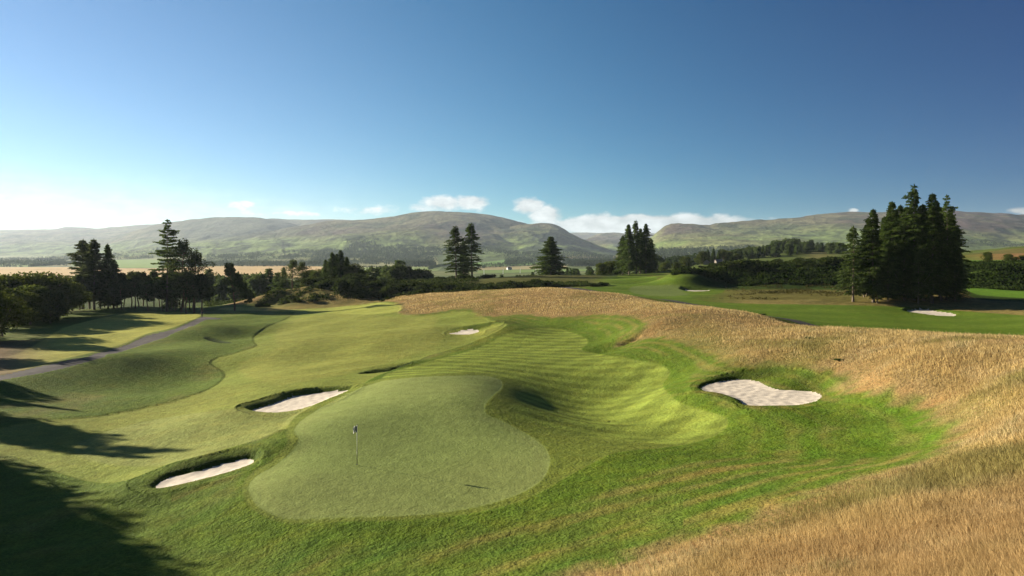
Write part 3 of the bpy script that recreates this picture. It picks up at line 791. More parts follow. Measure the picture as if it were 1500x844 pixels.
# ------------------------------------------------------------------ foliage and bark
def leaf_mat(name, dark, light, trans=.25, nscale=.5):
    m, nt, out = new_mat(name)
    oi = nd(nt, 'ShaderNodeObjectInfo')
    tcn = nd(nt, 'ShaderNodeTexCoord')
    n = noise(nt, tcn.outputs['Object'], nscale, 4, .7)
    c = nd(nt, 'ShaderNodeMix', {'A': (*dark, 1), 'B': (*light, 1)}, data_type='RGBA')
    nt.links.new(remap(nt, n, .35, .68, 0, 1), c.inputs['Factor'])
    col = scale_col(nt, c.outputs['Result'], remap(nt, oi.outputs['Random'], 0, 1, .8, 1.25))
    d = nd(nt, 'ShaderNodeBsdfDiffuse', {'Roughness': .6}); nt.links.new(col, d.inputs['Color'])
    t = nd(nt, 'ShaderNodeBsdfTranslucent'); nt.links.new(col, t.inputs['Color'])
    ms = nd(nt, 'ShaderNodeMixShader', {0: trans}); nt.links.new(d.outputs[0], ms.inputs[1]); nt.links.new(t.outputs[0], ms.inputs[2])
    nt.links.new(ms.outputs[0], out.inputs[0])
    return m
M['fir'] = leaf_mat('fir_needles', (.028, .050, .011), (.10, .14, .030), .4)
M['pine'] = leaf_mat('pine_needles', (.030, .048, .014), (.085, .105, .030), .4)
M['larch'] = leaf_mat('larch_needles', (.045, .062, .022), (.10, .115, .040), .35)
M['spruce'] = leaf_mat('pale_spruce_needles', (.040, .062, .016), (.085, .115, .030), .3)
M['broad'] = leaf_mat('broad_leaves', (.030, .050, .010), (.105, .120, .022), .4, .35)
M['bush'] = leaf_mat('gorse_leaves', (.026, .042, .010), (.060, .074, .018), .25, .6)
M['farwood'] = leaf_mat('far_wood_leaves', (.026, .042, .018), (.055, .075, .028), .2, .02)
def bark_mat(name, a, b):
    m, nt, out = new_mat(name)
    tcn = nd(nt, 'ShaderNodeTexCoord')
    st = nd(nt, 'ShaderNodeVectorMath', {1: (6, 6, 1)}, operation='MULTIPLY'); nt.links.new(tcn.outputs['Object'], st.inputs[0])
    n = noise(nt, st.outputs[0], 1.2, 5, .7)
    c = nd(nt, 'ShaderNodeMix', {'A': (*a, 1), 'B': (*b, 1)}, data_type='RGBA'); nt.links.new(remap(nt, n, .3, .7, 0, 1), c.inputs['Factor'])
    d = nd(nt, 'ShaderNodeBsdfPrincipled', {'Roughness': .9, 'Specular IOR Level': .1}); nt.links.new(c.outputs['Result'], d.inputs['Base Color'])
    nt.links.new(d.outputs[0], out.inputs[0]); return m
M['bark'] = bark_mat('conifer_bark', (.07, .055, .042), (.20, .155, .115))
M['pinebark'] = bark_mat('pine_bark', (.07, .045, .03), (.22, .12, .07))

class Tri:
    """collects polygons for one part"""
    def __init__(s): s.v = []; s.f = []; s.s = []; s.n = 0
    def add(s, verts, faces, size):
        verts = np.asarray(verts, float).reshape(-1, 3); faces = np.asarray(faces, np.int64)
        s.v.append(verts); s.f.append((faces+s.n).ravel()); s.s.append(np.full(len(faces), size)); s.n += len(verts)
    def mesh(s, name, mat, smooth=False):
        return mesh_np(name, np.concatenate(s.v), np.concatenate(s.f), np.concatenate(s.s), mat, smooth)
def tube(T, pts, rad, k=6):
    pts = np.asarray(pts, float); n = len(pts); d = np.gradient(pts, axis=0); d /= np.linalg.norm(d, axis=1)[:,None]+1e-9
    ref = np.where(np.abs(d[:,2:3]) > .9, np.array([[1., 0, 0]]), np.array([[0, 0, 1.]]))
    u = np.cross(d, ref); u /= np.linalg.norm(u, axis=1)[:,None]+1e-9; v = np.cross(d, u)
    a = np.arange(k)*2*math.pi/k
    ring = (u[:,None]*np.cos(a)[None,:,None]+v[:,None]*np.sin(a)[None,:,None])*np.asarray(rad)[:,None,None]+pts[:,None]
    i = np.arange(n-1)[:,None]*k; j = np.arange(k)[None]; j2 = (j+1) % k
    f = np.stack([i+j, i+j2, i+k+j2, i+k+j], -1).reshape(-1, 4)
    T.add(ring.reshape(-1, 3), f, 4)
def sprays(T, c, d, L, W, rng, droop=.25):
    """leafy sprays: bent slivers at c pointing along d, length L, width W"""
    n = len(c); d = d/(np.linalg.norm(d, axis=1)[:,None]+1e-9)
    side = np.cross(d, rng.normal(size=(n, 3))); side /= np.linalg.norm(side, axis=1)[:,None]+1e-9
    L = np.broadcast_to(L, (n,))[:,None]; W = np.broadcast_to(W, (n,))[:,None]
    a = c-side*W*.35; b = c+side*W*.35
    m1 = c+d*L*.5+side*W*.5; m2 = c+d*L*.45-side*W*.5
    tip = c+d*L; tip[:,2] -= (L*droop)[:,0]
    V = np.stack([a, b, m1, tip, m2], 1).reshape(-1, 3)
    i = np.arange(n)[:,None]*5
    T.add(V, (i+np.array([[0, 1, 2, 3, 4]])), 5)

def thing(name, label, cat, loc, rz=0, group=None, me=None):
    o = bpy.data.objects.new(name, me); C.objects.link(o); o.location = loc; o.rotation_euler = (0, 0, rz)
    o['label'] = label; o['category'] = cat
    if group: o['group'] = group
    return o

def fir_meshes(Ht, rad, seed, base=.13, whorl=.42, per=6, droop=.28, prof='fir', size=.5, gap=.15, irr=.35, lean=0.0, mat='fir', dense=1.0):
    rng = np.random.default_rng(seed); T = Tri(); W = Tri()
    n = 12; zz = np.linspace(0, 1, n)
    bend = np.stack([lean*zz**2*Ht+.004*Ht*np.sin(zz*5+seed), .004*Ht*np.cos(zz*4+seed*2), zz*Ht], 1)
    r0 = Ht*.0125
    tube(W, bend-np.array([0, 0, .5])*(zz < .01)[:,None], r0*(1-.94*zz)*np.where(zz < .03, 1.35, 1), 8)
    z = base*Ht
    ph = rng.uniform(0, 6.28)
    sect = rng.uniform(1-irr, 1+irr*.4, 9)
    while z < Ht*.995:
        t = (z-base*Ht)/(Ht*(1-base))
        if prof == 'fir': R_ = rad*(min(1, .6+2*t) if t < .2 else 1)*(1-t)**.62*.95
        elif prof == 'cone': R_ = rad*(1-t)**.72*min(1, .75+1.6*t)
        elif prof == 'old': R_ = rad*(.45+.55*min(1, t*3))*(1-t**1.7)**.9*(.75+.25*math.sin(z*1.9+seed))
        else: R_ = rad*(1-t)**.9
        R_ = max(R_, .22); R_ *= 1+.16*math.sin(z*2.1+seed)
        lev = rng.uniform(.68, 1.15)
        k = per if R_ > .8 else max(4, per-1)
        for j in range(k):
            if rng.uniform() < gap*(1 if t > .08 else .6): continue
            a = ph+j*2*math.pi/k+rng.normal()*.22
            L = R_*lev*sect[int((a % 6.283)/6.283*8.99)]*rng.uniform(.72, 1.14)
            up = (.10+.42*t)*rng.uniform(.6, 1.3)
            m = max(3, int(L/(size*.42))+2)
            tt = np.linspace(.12 if t > .15 else .3, 1, m)
            dirh = np.array([math.cos(a), math.sin(a), 0])
            cx = np.interp(z/Ht, zz, bend[:,0]); cy = np.interp(z/Ht, zz, bend[:,1])
            P_ = np.array([cx, cy, z])+dirh*(tt*L)[:,None]
            P_[:,2] += L*(up*tt-droop*tt**2)
            if L > .9:
                tube(W, P_[[0, m//2, m-1]], np.array([.035, .022, .008])*(.6+L/3), 3)
            slope = up-2*droop*tt
            d0 = dirh[None]+np.array([0, 0, 1.])*slope[:,None]
            sidev = np.array([-math.sin(a), math.cos(a), 0])
            reps = max(2, int(round(3*dense)))
            for s in range(reps):
                sg = rng.uniform(-1, 1, m)
                dd = d0+sidev[None]*(sg*1.3)[:,None]+rng.normal(size=(m, 3))*.22
                wl = (.35+.65*np.sin(np.clip(tt*1.05, 0, 1)*2.6+.3))
                cc = P_+sidev[None]*(sg*L*.12)[:,None]+rng.normal(size=(m, 3))*size*.16
                sprays(T, cc, dd, size*rng.uniform(.8, 1.5, m)*wl, size*rng.uniform(.28, .5, m), rng, .3)
        z += whorl*rng.uniform(.7, 1.3)*(.75+.5*(1-t))
        ph += 1.1
    sprays(T, np.array([bend[-1]-[0, 0, .5]]*4), np.array([[.1, 0, 1], [-.1, .1, 1], [0, -.12, 1], [.3, .3, .8]]), .9, .2, rng, 0)
    return W.mesh('trunk_mesh', M['bark'], True), T.mesh('crown_mesh', M[mat])

def clump(T, c, r, rng, n, size, flat=.7, tuft=True):
    v = rng.normal(size=(n, 3)); v /= np.linalg.norm(v, axis=1)[:,None]
    rr = rng.uniform(.35, 1, n)**.45*(1+.25*np.sin(v[:,0]*5+c[0])*np.cos(v[:,1]*4+c[2]))
    p = np.array(c)+v*(rr*r)[:,None]*np.array([1, 1, flat])
    d = v+rng.normal(size=(n, 3))*.7+np.array([0, 0, .25])
    sprays(T, p, d, size*rng.uniform(.7, 1.4, n), size*rng.uniform(.45, .8, n), rng, .1)

def pine_meshes(Ht, rad, seed, mat='pine', base=.35, nb=16, lean=.05, clr=1.0, size=.34):
    """open-crowned pine: a leaning bole and foliage in separate pads"""
    rng = np.random.default_rng(seed); T = Tri(); W = Tri()
    zz = np.linspace(0, 1, 14)
    ax = lean*Ht*np.sin(zz*2.6)+.012*Ht*np.sin(zz*9+seed); ay = .015*Ht*np.sin(zz*6+seed)
    tr = np.stack([ax, ay, zz*Ht*.96], 1); tr[0, 2] = -.5
    tube(W, tr, Ht*.016*(1-.85*zz), 8)
    for i in range(nb):
        t = base+(1-base)*((i+.5)/nb)**.9
        z = t*Ht*.95
        cx = np.interp(z, tr[:,2], tr[:,0]); cy = np.interp(z, tr[:,2], tr[:,1])
        a = i*2.4+rng.normal()*.3
        q_ = (t-base)/(1-base)
        L = rad*(math.sin(min(1, q_*.9+.22)*math.pi)**.6)*rng.uniform(.55, 1.1)
        e = np.array([cx+math.cos(a)*L, cy+math.sin(a)*L, z+L*rng.uniform(-.05, .35)])
        mid = np.array([cx, cy, z])*.5+e*.5+np.array([0, 0, -.05*L])
        tube(W, [np.array([cx, cy, z-.1]), mid, e], [Ht*.006, Ht*.0045, .02], 5)
        r = clr*rng.uniform(.11, .18)*rad*2.2*(.6+.4*math.sin(q_*math.pi))
        clump(T, e, r, rng, int(110*clr), size, .55)
        clump(T, mid+np.array([0, 0, .15*r]), r*.7, rng, int(45*clr), size, .5)
    clump(T, tr[-1], rad*.30, rng, int(150*clr), size, .8)
    return W.mesh('trunk_mesh', M['pinebark'], True), T.mesh('crown_mesh', M[mat])

def broad_meshes(Ht, rad, seed, mat='broad', size=.42, ncl=26, low=.18):
    rng = np.random.default_rng(seed); T = Tri(); W = Tri()
    zz = np.linspace(0, 1, 6)
    tube(W, np.stack([.02*Ht*np.sin(zz*3), 0*zz, zz*Ht*.55-.3], 1), Ht*.022*(1-.6*zz), 8)
    for i in range(ncl):
        u = rng.uniform(); a = rng.uniform(0, 6.283)
        zc = Ht*(low+.12+(1-low-.24)*u)
        prof = math.sin(math.pi*min(1, (.18+.78*u)))**.7
        d = rad*prof*rng.uniform(.2, .78)
        c = np.array([math.cos(a)*d, math.sin(a)*d, zc]); r = rad*rng.uniform(.28, .46)
        clump(T, c, r, rng, 170, size, .8)
        tube(W, [np.array([0, 0, Ht*.3]), np.array([c[0]*.5, c[1]*.5, zc*.6+Ht*.1]), c], [Ht*.009, Ht*.006, .03], 4)
    return W.mesh('trunk_mesh', M['bark'], True), T.mesh('crown_mesh', M[mat])

def bush_mesh(rad, Ht, seed, mat='bush', n=500, size=.3):
    rng = np.random.default_rng(seed); T = Tri()
    for i in range(7):
        a = rng.uniform(0, 6.283); d = rad*rng.uniform(0, .6)
        clump(T, [math.cos(a)*d, math.sin(a)*d, Ht*rng.uniform(.3, .62)], rad*rng.uniform(.35, .55), rng, n//7, size, Ht/rad*.62)
    return T.mesh('bush_mesh', M[mat])

# a stock of kinds; every tree in the picture is its own copy
KIND = {}
def kind(k, f, Ht, *a, **kw):
    KIND[k] = (f(Ht, *a, **kw), Ht)
kind('fir_a', fir_meshes, 24., 6.0, 1, base=.10, per=9, dense=1.4, gap=.12)
kind('fir_b', fir_meshes, 23., 5.4, 2, base=.11, per=8, gap=.18, irr=.5, dense=1.4)
kind('fir_c', fir_meshes, 22., 6.2, 3, base=.07, per=9, prof='cone', gap=.12, dense=1.4)
kind('fir_open', fir_meshes, 26., 7.6, 4, base=.26, per=7, prof='old', gap=.28, irr=.6, whorl=.8, droop=.16, size=.62, dense=1.5)
kind('fir_ragged', fir_meshes, 22., 5.6, 5, base=.16, per=8, gap=.26, irr=.65, whorl=.5, prof='fir', dense=1.4)
kind('cone', fir_meshes, 16., 5.4, 6, base=.05, per=9, prof='cone', gap=.03, irr=.12, whorl=.34, droop=.20, dense=1.4)
kind('spruce', fir_meshes, 17., 3.8, 7, base=.12, per=6, mat='spruce', gap=.25, irr=.4, prof='cone')
kind('larch', fir_meshes, 22., 7.2, 8, base=.14, per=8, dense=1.3, mat='larch', prof='old', gap=.2, irr=.4, whorl=.55, droop=.12, size=.6)
kind('pine_a', pine_meshes, 11., 3.6, 11, lean=.06, base=.26, nb=20, clr=1.25)
kind('pine_b', pine_meshes, 18., 4.4, 12, base=.42, nb=18, clr=1.3, lean=.02)
kind('pine_c', pine_meshes, 12., 3.2, 13, base=.36, nb=15, clr=1.4, lean=.015, size=.4)
kind('pine_d', pine_meshes, 12., 3.0, 14, base=.30, nb=16, clr=1.5, lean=-.02, size=.4)
kind('broad_a', broad_meshes, 10., 5.0, 21)
kind('broad_b', broad_meshes, 9., 4.4, 22, low=.08)
kind('fircheap_a', fir_meshes, 14., 4.6, 31, base=.08, per=8, whorl=.7, size=.9, gap=.1)
kind('fircheap_b', fir_meshes, 14., 4.2, 32, base=.26, per=8, prof='old', whorl=.7, size=.9, gap=.2)
M['belt'] = leaf_mat('belt_leaves', (.045, .070, .022), (.11, .14, .040), .35, .3)
kind('broadcheap', broad_meshes, 10., 4.6, 33, mat='belt', size=.9, ncl=10, low=.02)
def lone_pine():
    rng = np.random.default_rng(5); T = Tri(); W = Tri()
    tr = np.array([(0, 0, -.4), (-.1, 0, 2.5), (-.5, 0, 5.5), (-.9, 0, 8.5), (-1.5, 0, 11.2), (-1.5, 0, 13.2)])
    tube(W, tr, [.27, .24, .2, .16, .1, .05], 8)
    for x, z, r in [(-1.4, 13.3, 1.15), (-2.3, 11.9, .8), (-.6, 12.0, .85), (-2.1, 10.9, .9), (-.1, 10.5, 1.0), (1.0, 9.2, 1.2), (-1.6, 8.4, .9), (2.3, 7.6, 1.3), (3.4, 5.6, 1.25), (1.3, 6.4, 1.2), (4.2, 4.2, .9), (-.9, 6.2, .85), (2.3, 4.4, 1.0), (4.6, 3.1, .5), (.6, 8.0, .9)]:
        y = rng.normal()*.8
        k = np.array([np.interp(max(z-1.2, 1), tr[:,2], tr[:,0]), 0, max(z-1.2, 1)])
        tube(W, [k, (k+[x, y, z])/2+[0, 0, .2], [x, y, z]], [.08, .06, .02], 5)
        clump(T, [x, y, z], r*1.1, rng, int(480*r), .36, .62); clump(T, [x*.8, y-.5, z-.3], r*.75, rng, 140, .34, .6)
    return W.mesh('trunk_mesh', M['pinebark'], True), T.mesh('crown_mesh', M['pine'])
KIND['pine_lone'] = (lone_pine(), 14.0)
BUSH = [bush_mesh(2.0, 1.7, 40+i, n=650, size=.34) for i in range(3)]

def tree(k, px, D, top=None, height=None, label='', group=None, name='fir_tree', cat='tree', width=None, rz=None, cheap=False):
    x, y = (px-750)/F*D, D
    z = H(x, y)
    (tw, cw), h0 = KIND[k]
    if top is not None: height = CZ+(HZ-top)/F*D-z
    s = height/h0; sw = s if width is None else width*s
    if rz is None: rz = random.uniform(0, 6.28)
    o = thing(name, label, cat, (x, y, z-.05), rz, group)
    for nm, me in (('trunk', tw), ('crown', cw)):
        c = bpy.data.objects.new(nm, me); C.objects.link(c); c.parent = o; c.scale = (sw, sw, s)
    return o

# ---- the tall clump on the right
G = 'firs of the tall clump on the right of the course'
tree('spruce', 1250, 141, 332, label='slim pale green spruce standing out at the edge of the tall fir clump', group=G, name='spruce_tree', width=1.15)
tree('fir_b', 1279, 140, 307, label='dark fir next to the slim pale spruce, second in from the clump edge', group=G, width=1.05)
tree('fir_a', 1306, 143, 296, label='broad dark fir in the clump between the pale-edged side and the tallest fir', group=G, width=.95)
tree('fir_b', 1319, 149, 301, label='dark fir top rising just beside the tallest fir of the clump', group=G)
tree('fir_ragged', 1339, 141, 271, label='tallest fir of the clump, with layered spire above all the others', group=G, width=.82)
tree('fir_a', 1366, 139, 284, label='second tallest fir, thick dark crown beside the tallest spire', group=G, width=.9)
tree('fir_open', 1387, 142, 286, label='fir with ragged horizontal boughs reaching out of the clump', group=G, width=.75, rz=.3)
tree('fir_ragged', 1402, 149, 330, label='shorter ragged fir at the outer end of the tall clump', group=G)
for i, (px, D, top, k) in enumerate([(1292, 151, 335, 'fir_a'), (1325, 141, 330, 'fir_c'), (1350, 152, 315, 'fir_a'), (1378, 141, 335, 'fir_b'), (1301, 141, 352, 'fir_c'), (1266, 147, 365, 'fir_b'), (1399, 141, 366, 'fir_c'), (1345, 139, 362, 'spruce'), (1318, 143, 340, 'fir_b'), (1360, 146, 325, 'fir_b'), (1384, 151, 330, 'fir_a'), (1285, 139, 382, 'spruce'), (1296, 146, 318, 'fir_a'), (1330, 146, 305, 'fir_b'), (1352, 141, 300, 'fir_a'), (1376, 147, 303, 'fir_a'), (1393, 150, 312, 'fir_b'), (1270, 150, 330, 'fir_a')]):
    tree(k, px, D, top, label='inner fir hidden in the dark mass of the tall clump', group='inner firs of the tall clump', width=1.05)
# ---- three clumps along the far ridge
G = 'firs of the close group beside the distant green'
for px, D, top, k, l in [(921, 300, 329, 'fir_a', 'left-leaning top of the close fir group beside the distant green'), (932, 303, 323, 'fir_ragged', 'tallest fir in the middle of the close group beside the distant green'),
                         (946, 298, 328, 'fir_b', 'fir with a separate spire at the right of the close group'), (912, 306, 345, 'fir_c', 'low fir at the left skirt of the close group by the distant green'),
                         (954, 305, 349, 'fir_c', 'low fir at the right skirt of the close group by the distant green'), (938, 308, 335, 'fir_a', 'fir behind the tallest one in the close group by the distant green')]:
    tree(k, px, D, top, label=l, group=G, width=1.05)
tree('fir_ragged', 668, 280, 331, label='left fir of the pair standing on the bank in front of the main hill', group='pair of firs on the bank', width=1.55)
tree('fir_ragged', 691, 281, 327, label='taller right fir of the pair standing on the bank', group='pair of firs on the bank', width=1.55, rz=2.2)
tree('fir_c', 679, 290, 352, label='smaller fir tucked between the pair on the bank', group='pair of firs on the bank', width=.9)
tree('cone', 807, 300, 347, label='single dense cone-shaped conifer near the bend of the far path', width=1.5)
# ---- left side
tree('fir_open', 245, 205, 322, label='tallest tree on the left, a fir with wide open boughs', name='fir_tree', rz=1.0, width=1.08)
G = 'pines crowded beside the tall open fir'
tree('pine_b', 266, 203, 352, label='pine touching the tall open fir, with rounded foliage pads', group=G, name='pine_tree')
tree('pine_b', 284, 200, 370, label='pine with the lowest rounded top at the right end of that group', group=G, name='pine_tree', width=1.15)
tree('pine_c', 296, 199, 402, label='short pine at the foot of the group right of the tall open fir', group=G, name='pine_tree', width=1.3)
tree('pine_c', 274, 197, 398, label='short bushy pine under the tall open fir', group=G, name='pine_tree', width=1.3)
tree('fir_c', 252, 209, 385, label='dark fir hiding the lower trunk of the tall open fir', group=G, width=.8)
tree('pine_lone', 344, 198, 386, label='lone leaning pine casting a long shadow over the fairway', name='pine_tree', width=1.0, rz=0)
G = 'larches of the left group'
tree('larch', 122, 214, 351, label='feathery larch with spreading boughs at the left of its group', group=G, name='larch_tree', width=1.3)
tree('larch', 138, 211, 350, label='feathery larch in the middle of its group, beside the pointed spruce', group=G, name='larch_tree', width=1.2)
tree('larch', 131, 219, 362, label='larch half hidden behind the two feathery ones', group=G, name='larch_tree')
tree('fir_c', 158, 216, 357, label='pointed dark spruce right beside the feathery larches', group=G, name='spruce_tree', width=.8)
tree('fir_b', 167, 213, 380, label='lower sloping conifer at the end of the larch group', group=G, width=1.1)
random.seed(4)
for i in range(26):
    px = 118+i*6.6+random.uniform(-3, 3); D = 212+random.uniform(-6, 14)+(i % 3)*5
    tree(random.choice(['pine_c', 'pine_d']), px, D, random.uniform(398, 409), label='short dark pine in the row of bare trunks beyond the left fairway', group='short pines in the row beyond the left fairway', name='pine_tree', width=1.15)
G = 'leafy trees at the left edge'
for i, (px, D, top, k) in enumerate([(-40, 150, 398, 'broad_a'), (-14, 166, 402, 'broad_a'), (12, 172, 405, 'broad_b'), (33, 168, 399, 'broad_a'), (52, 175, 403, 'broad_b'), (66, 170, 399, 'broad_a'), (82, 178, 404, 'broad_b'), (95, 186, 412, 'broad_a'), (44, 158, 418, 'broad_b'), (74, 163, 425, 'broad_b'), (24, 150, 424, 'broad_a'), (88, 196, 420, 'broad_b'), (106, 205, 415, 'broad_b')]):
    tree(k, px, D, top, label='dark rounded leafy tree in the mass at the left edge', group=G, name='leafy_tree', width=1.25)
tree('broad_a', 4, 128, 429, label='nearest leafy tree low at the left edge with sunlit yellow-green leaves', name='leafy_tree', width=1.1)
tree('broad_b', -22, 122, 420, label='leafy tree just beyond the left edge', name='leafy_tree', width=1.1)

# trees out of frame on the left whose long shadows cross the lower left corner
SHD = -SUN[:2]/np.linalg.norm(SUN[:2])
def shadow_tree(px, py, h, k, wd=.9):
    """stand a tree so that the tip of its shadow reaches a given spot of ground"""
    g = cast([px], [py], base_h)[0]; zg = float(base_h(g[:1], g[1:])[0]); L = h/math.tan(SUN_EL)
    for _ in range(6):
        p = g-SHD*L; L = (H(p[0], p[1])+h-zg)/math.tan(SUN_EL)
    p = g-SHD*L; c = 750+F*p[0]/p[1]
    if c > -110: print('TREE IN FRAME', px, py, c)
    tree(k, c, p[1], height=h, label='tall tree standing beside the rough beyond the left edge', group='trees beyond the left edge', name='leafy_tree' if k[0] == 'b' else 'fir_tree', width=wd)
for a in [(277, 657, 16, 'fir_ragged', .75), (228, 668, 13, 'fir_c', .55), (165, 643, 13, 'broad_b', .55), (120, 603, 12, 'fir_b', .6), (70, 588, 12, 'broad_b', .6), (30, 598, 11, 'broad_a', .6), (100, 628, 12, 'fir_a', .6),
          (150, 722, 15, 'fir_ragged', .7), (118, 738, 13, 'fir_c', .7), (70, 726, 12, 'broad_a', .7), (20, 708, 11, 'broad_b', .8), (60, 765, 13, 'broad_a', .9), (165, 806, 15, 'fir_c', .8), (120, 800, 14, 'broad_a', .9), (90, 820, 13, 'broad_a', .9), (150, 846, 15, 'broad_b', .8), (95, 860, 14, 'broad_a', 1.), (40, 800, 12, 'broad_a', 1.), (30, 850, 12, 'broad_b', 1.), (160, 900, 15, 'broad_a', 1.), (60, 910, 14, 'broad_a', 1.),
          (60, 508, 13, 'broad_a'), (110, 530, 14, 'broad_a')]:
    shadow_tree(*a)

# ---- trees standing behind the ridge, each its own
mids = [('fircheap_a', 306, 340, 394), ('pine_b', 428, 262, 381), ('pine_b', 443, 266, 384), ('fircheap_a', 394, 300, 393), ('fircheap_a', 407, 290, 399), ('fir_a', 416, 280, 392), ('broad_b', 455, 268, 396),
        ('fir_c', 477, 246, 380), ('fir_c', 487, 244, 369), ('fir_a', 499, 243, 366), ('fir_c', 508, 247, 376), ('broad_a', 518, 246, 386), ('broad_a', 468, 250, 394), ('fir_b', 493, 252, 372), ('broad_b', 527, 262, 395),
        ('broadcheap', 547, 330, 393), ('broadcheap', 562, 335, 392), ('fircheap_a', 583, 340, 381), ('fircheap_b', 590, 345, 383), ('fircheap_a', 600, 338, 390), ('broadcheap', 611, 340, 395), ('broadcheap', 623, 335, 396), ('broadcheap', 577, 330, 396),
        ('broadcheap', 330, 330, 406), ('broadcheap', 352, 320, 402), ('broadcheap', 368, 315, 404), ('broadcheap', 380, 300, 402), ('broadcheap', 318, 350, 405), ('broadcheap', 290, 340, 408)]
for k, px, D, top in mids:
    big = k in ('fir_c', 'fir_a', 'fir_b') and 470 < px < 515
    tree(k, px, D, top, label='tall dark conifer of the knot behind the grassy bank' if big else 'mid-sized tree in the uneven belt behind the grassy bank', group='conifers of the knot behind the bank' if big else 'trees of the belt behind the bank',
         name='fir_tree' if 'fir' in k else ('pine_tree' if 'pine' in k else 'leafy_tree'), width=1.2)
random.seed(12)
for i in range(70):
    px = random.uniform(270, 640); D = random.uniform(290, 460)
    tree(random.choice(['broadcheap', 'broadcheap', 'fircheap_a', 'fircheap_b']), px, D, height=random.uniform(6, 12), label='small tree in the low wood sloping down behind the bank', group='trees of the low wood behind the bank', name='small_tree', width=1.25)
for i in range(60):
    px = random.uniform(640, 1010); D = random.uniform(380, 720)
    tree(random.choice(['broadcheap', 'fircheap_a', 'fircheap_b']), px, D, height=random.uniform(4.5, 9)*(1.2 if px > 960 else 1), label='small tree scattered among the hedges in front of the glen', group='trees scattered in front of the glen', name='small_tree', width=1.3)
# wooded knoll right of centre
random.seed(21)
for i in range(150):
    u = random.uniform(0, 1); px = 1070+u*166; D = random.uniform(505, 640)
    top = np.interp(px, [1070, 1090, 1120, 1150, 1180, 1210, 1235], [373, 362, 354, 349, 349, 354, 371])+random.uniform(-1, 5)+(640-D)*.09
    x = (px-750)/F*D; hgt = CZ+(HZ-top)/F*D-H(x, D)
    if 1186 < px < 1214 and D < 600: continue
    tree(random.choice(['fircheap_a', 'fircheap_b', 'broadcheap']), px, D, height=float(np.clip(hgt, 8, 17)), label='pine crowded on the wooded knoll', group='pines on the wooded knoll', name='pine_tree', width=1.15)
for px, D, top in [(1030, 440, 368), (1037, 445, 365), (1045, 442, 364), (1053, 447, 366), (1060, 450, 365), (1068, 446, 368), (1072, 440, 372), (1080, 438, 371), (1088, 452, 374), (1026, 452, 372), (1096, 446, 376)]:
    tree(random.choice(['broad_a', 'fir_c', 'broad_b']), px, D, top, label='dark tree of the close stand behind the two stone sheds', group='trees behind the stone sheds', name='leafy_tree', width=1.15)
for px, D, top, w in [(1447, 232, 369, 1.1), (1478, 236, 372, 1.5), (1488, 238, 376, 1.4), (1497, 235, 374, 1.5), (1425, 230, 388, 1.3), (1414, 226, 392, 1.3)]:
    tree('broad_b', px, D, top, label='round dark bushy tree on the bank right of the tall clump', group='bushy trees on the right-hand bank', name='leafy_tree', width=w)
for px, D, top, h in [(975, 400, 385, 7), (990, 380, 386, 6), (1003, 410, 384, 8), (880, 320, 393, 6), (893, 330, 391, 7), (902, 328, 390, 7)]:
    tree('broad_b', px, D, height=h, label='rounded shrub-like tree near the close fir group', group='shrubby trees by the close fir group', name='leafy_tree', width=1.5)

# ---- bushes: gorse along the bank behind the ridge
random.seed(31)
def bushes(n, pxr, Dr, hr, label, group, wr=(1, 1.6)):
    for i in range(n):
        px = random.uniform(*pxr); D = random.uniform(*Dr); x = (px-750)/F*D
        o = thing('gorse_bush', label, 'bush', (x, D, H(x, D)-.1), random.uniform(0, 6.28), group, BUSH[i % 3])
        s = random.uniform(*hr)/1.7; w_ = s*random.uniform(*wr); o.scale = (w_, w_, s)
bushes(60, (520, 800), (208, 224), (1.3, 2.8), 'dark gorse bush in the thicket along the foot of the bank', 'gorse bushes along the bank foot')
bushes(34, (455, 560), (222, 240), (1.5, 3.0), 'dark gorse bush on top of the grassy bank', 'gorse bushes on the grassy bank')
bushes(16, (370, 600), (208, 222), (.6, 1.4), 'low bush dotted on the face of the grassy bank', 'low bushes on the bank face')
bushes(18, (560, 780), (198, 208), (.5, 1.0), 'small low shrub at the edge of the dry grass', 'small shrubs at the edge of the dry grass')
o = thing('gorse_bush', 'largest dark rounded bush at the end of the grassy bank', 'bush', ((503-750)/F*214, 214, H((503-750)/F*214, 214)), 0, None, BUSH[0]); o.scale = (2.2, 2.2, 3.4)
bushes(10, (866, 884), (197, 206), (.8, 1.3), 'dark low bush between the two bends of the far path', 'low bushes by the far path')
bushes(14, (640, 720), (268, 290), (1, 2), 'bush under the pair of firs', 'bushes under the pair of firs')
bushes(34, (990, 1245), (212, 224), (1.0, 3.0), 'dark bush rising from the top of the bracken bank', 'bushes along the top of the bracken bank')
bushes(26, (1000, 1250), (300, 430), (1.2, 2.6), 'bush on the rough slope below the wooded knoll', 'bushes below the wooded knoll')

TUFT = bush_mesh(2.0, 1.7, 55, mat='belt', n=420, size=.5)
for px, py, h_, l in [(1118, 462, 1.0, 'tiny dark green bush on the ridge crest by the deep green fairway'), (1186, 497, .9, 'small green tussock alone in the dry grass below the ridge crest'), (1228, 529, .8, 'low green tuft in the dry grass above the big bunker')]:
    g_ = cast([px], [py], base_h)[0]
    o = thing('small_bush', l, 'bush', (g_[0], g_[1], H(g_[0], g_[1])+.05), 0, None, TUFT); o.scale = (h_*.26, h_*.26, h_*.12)
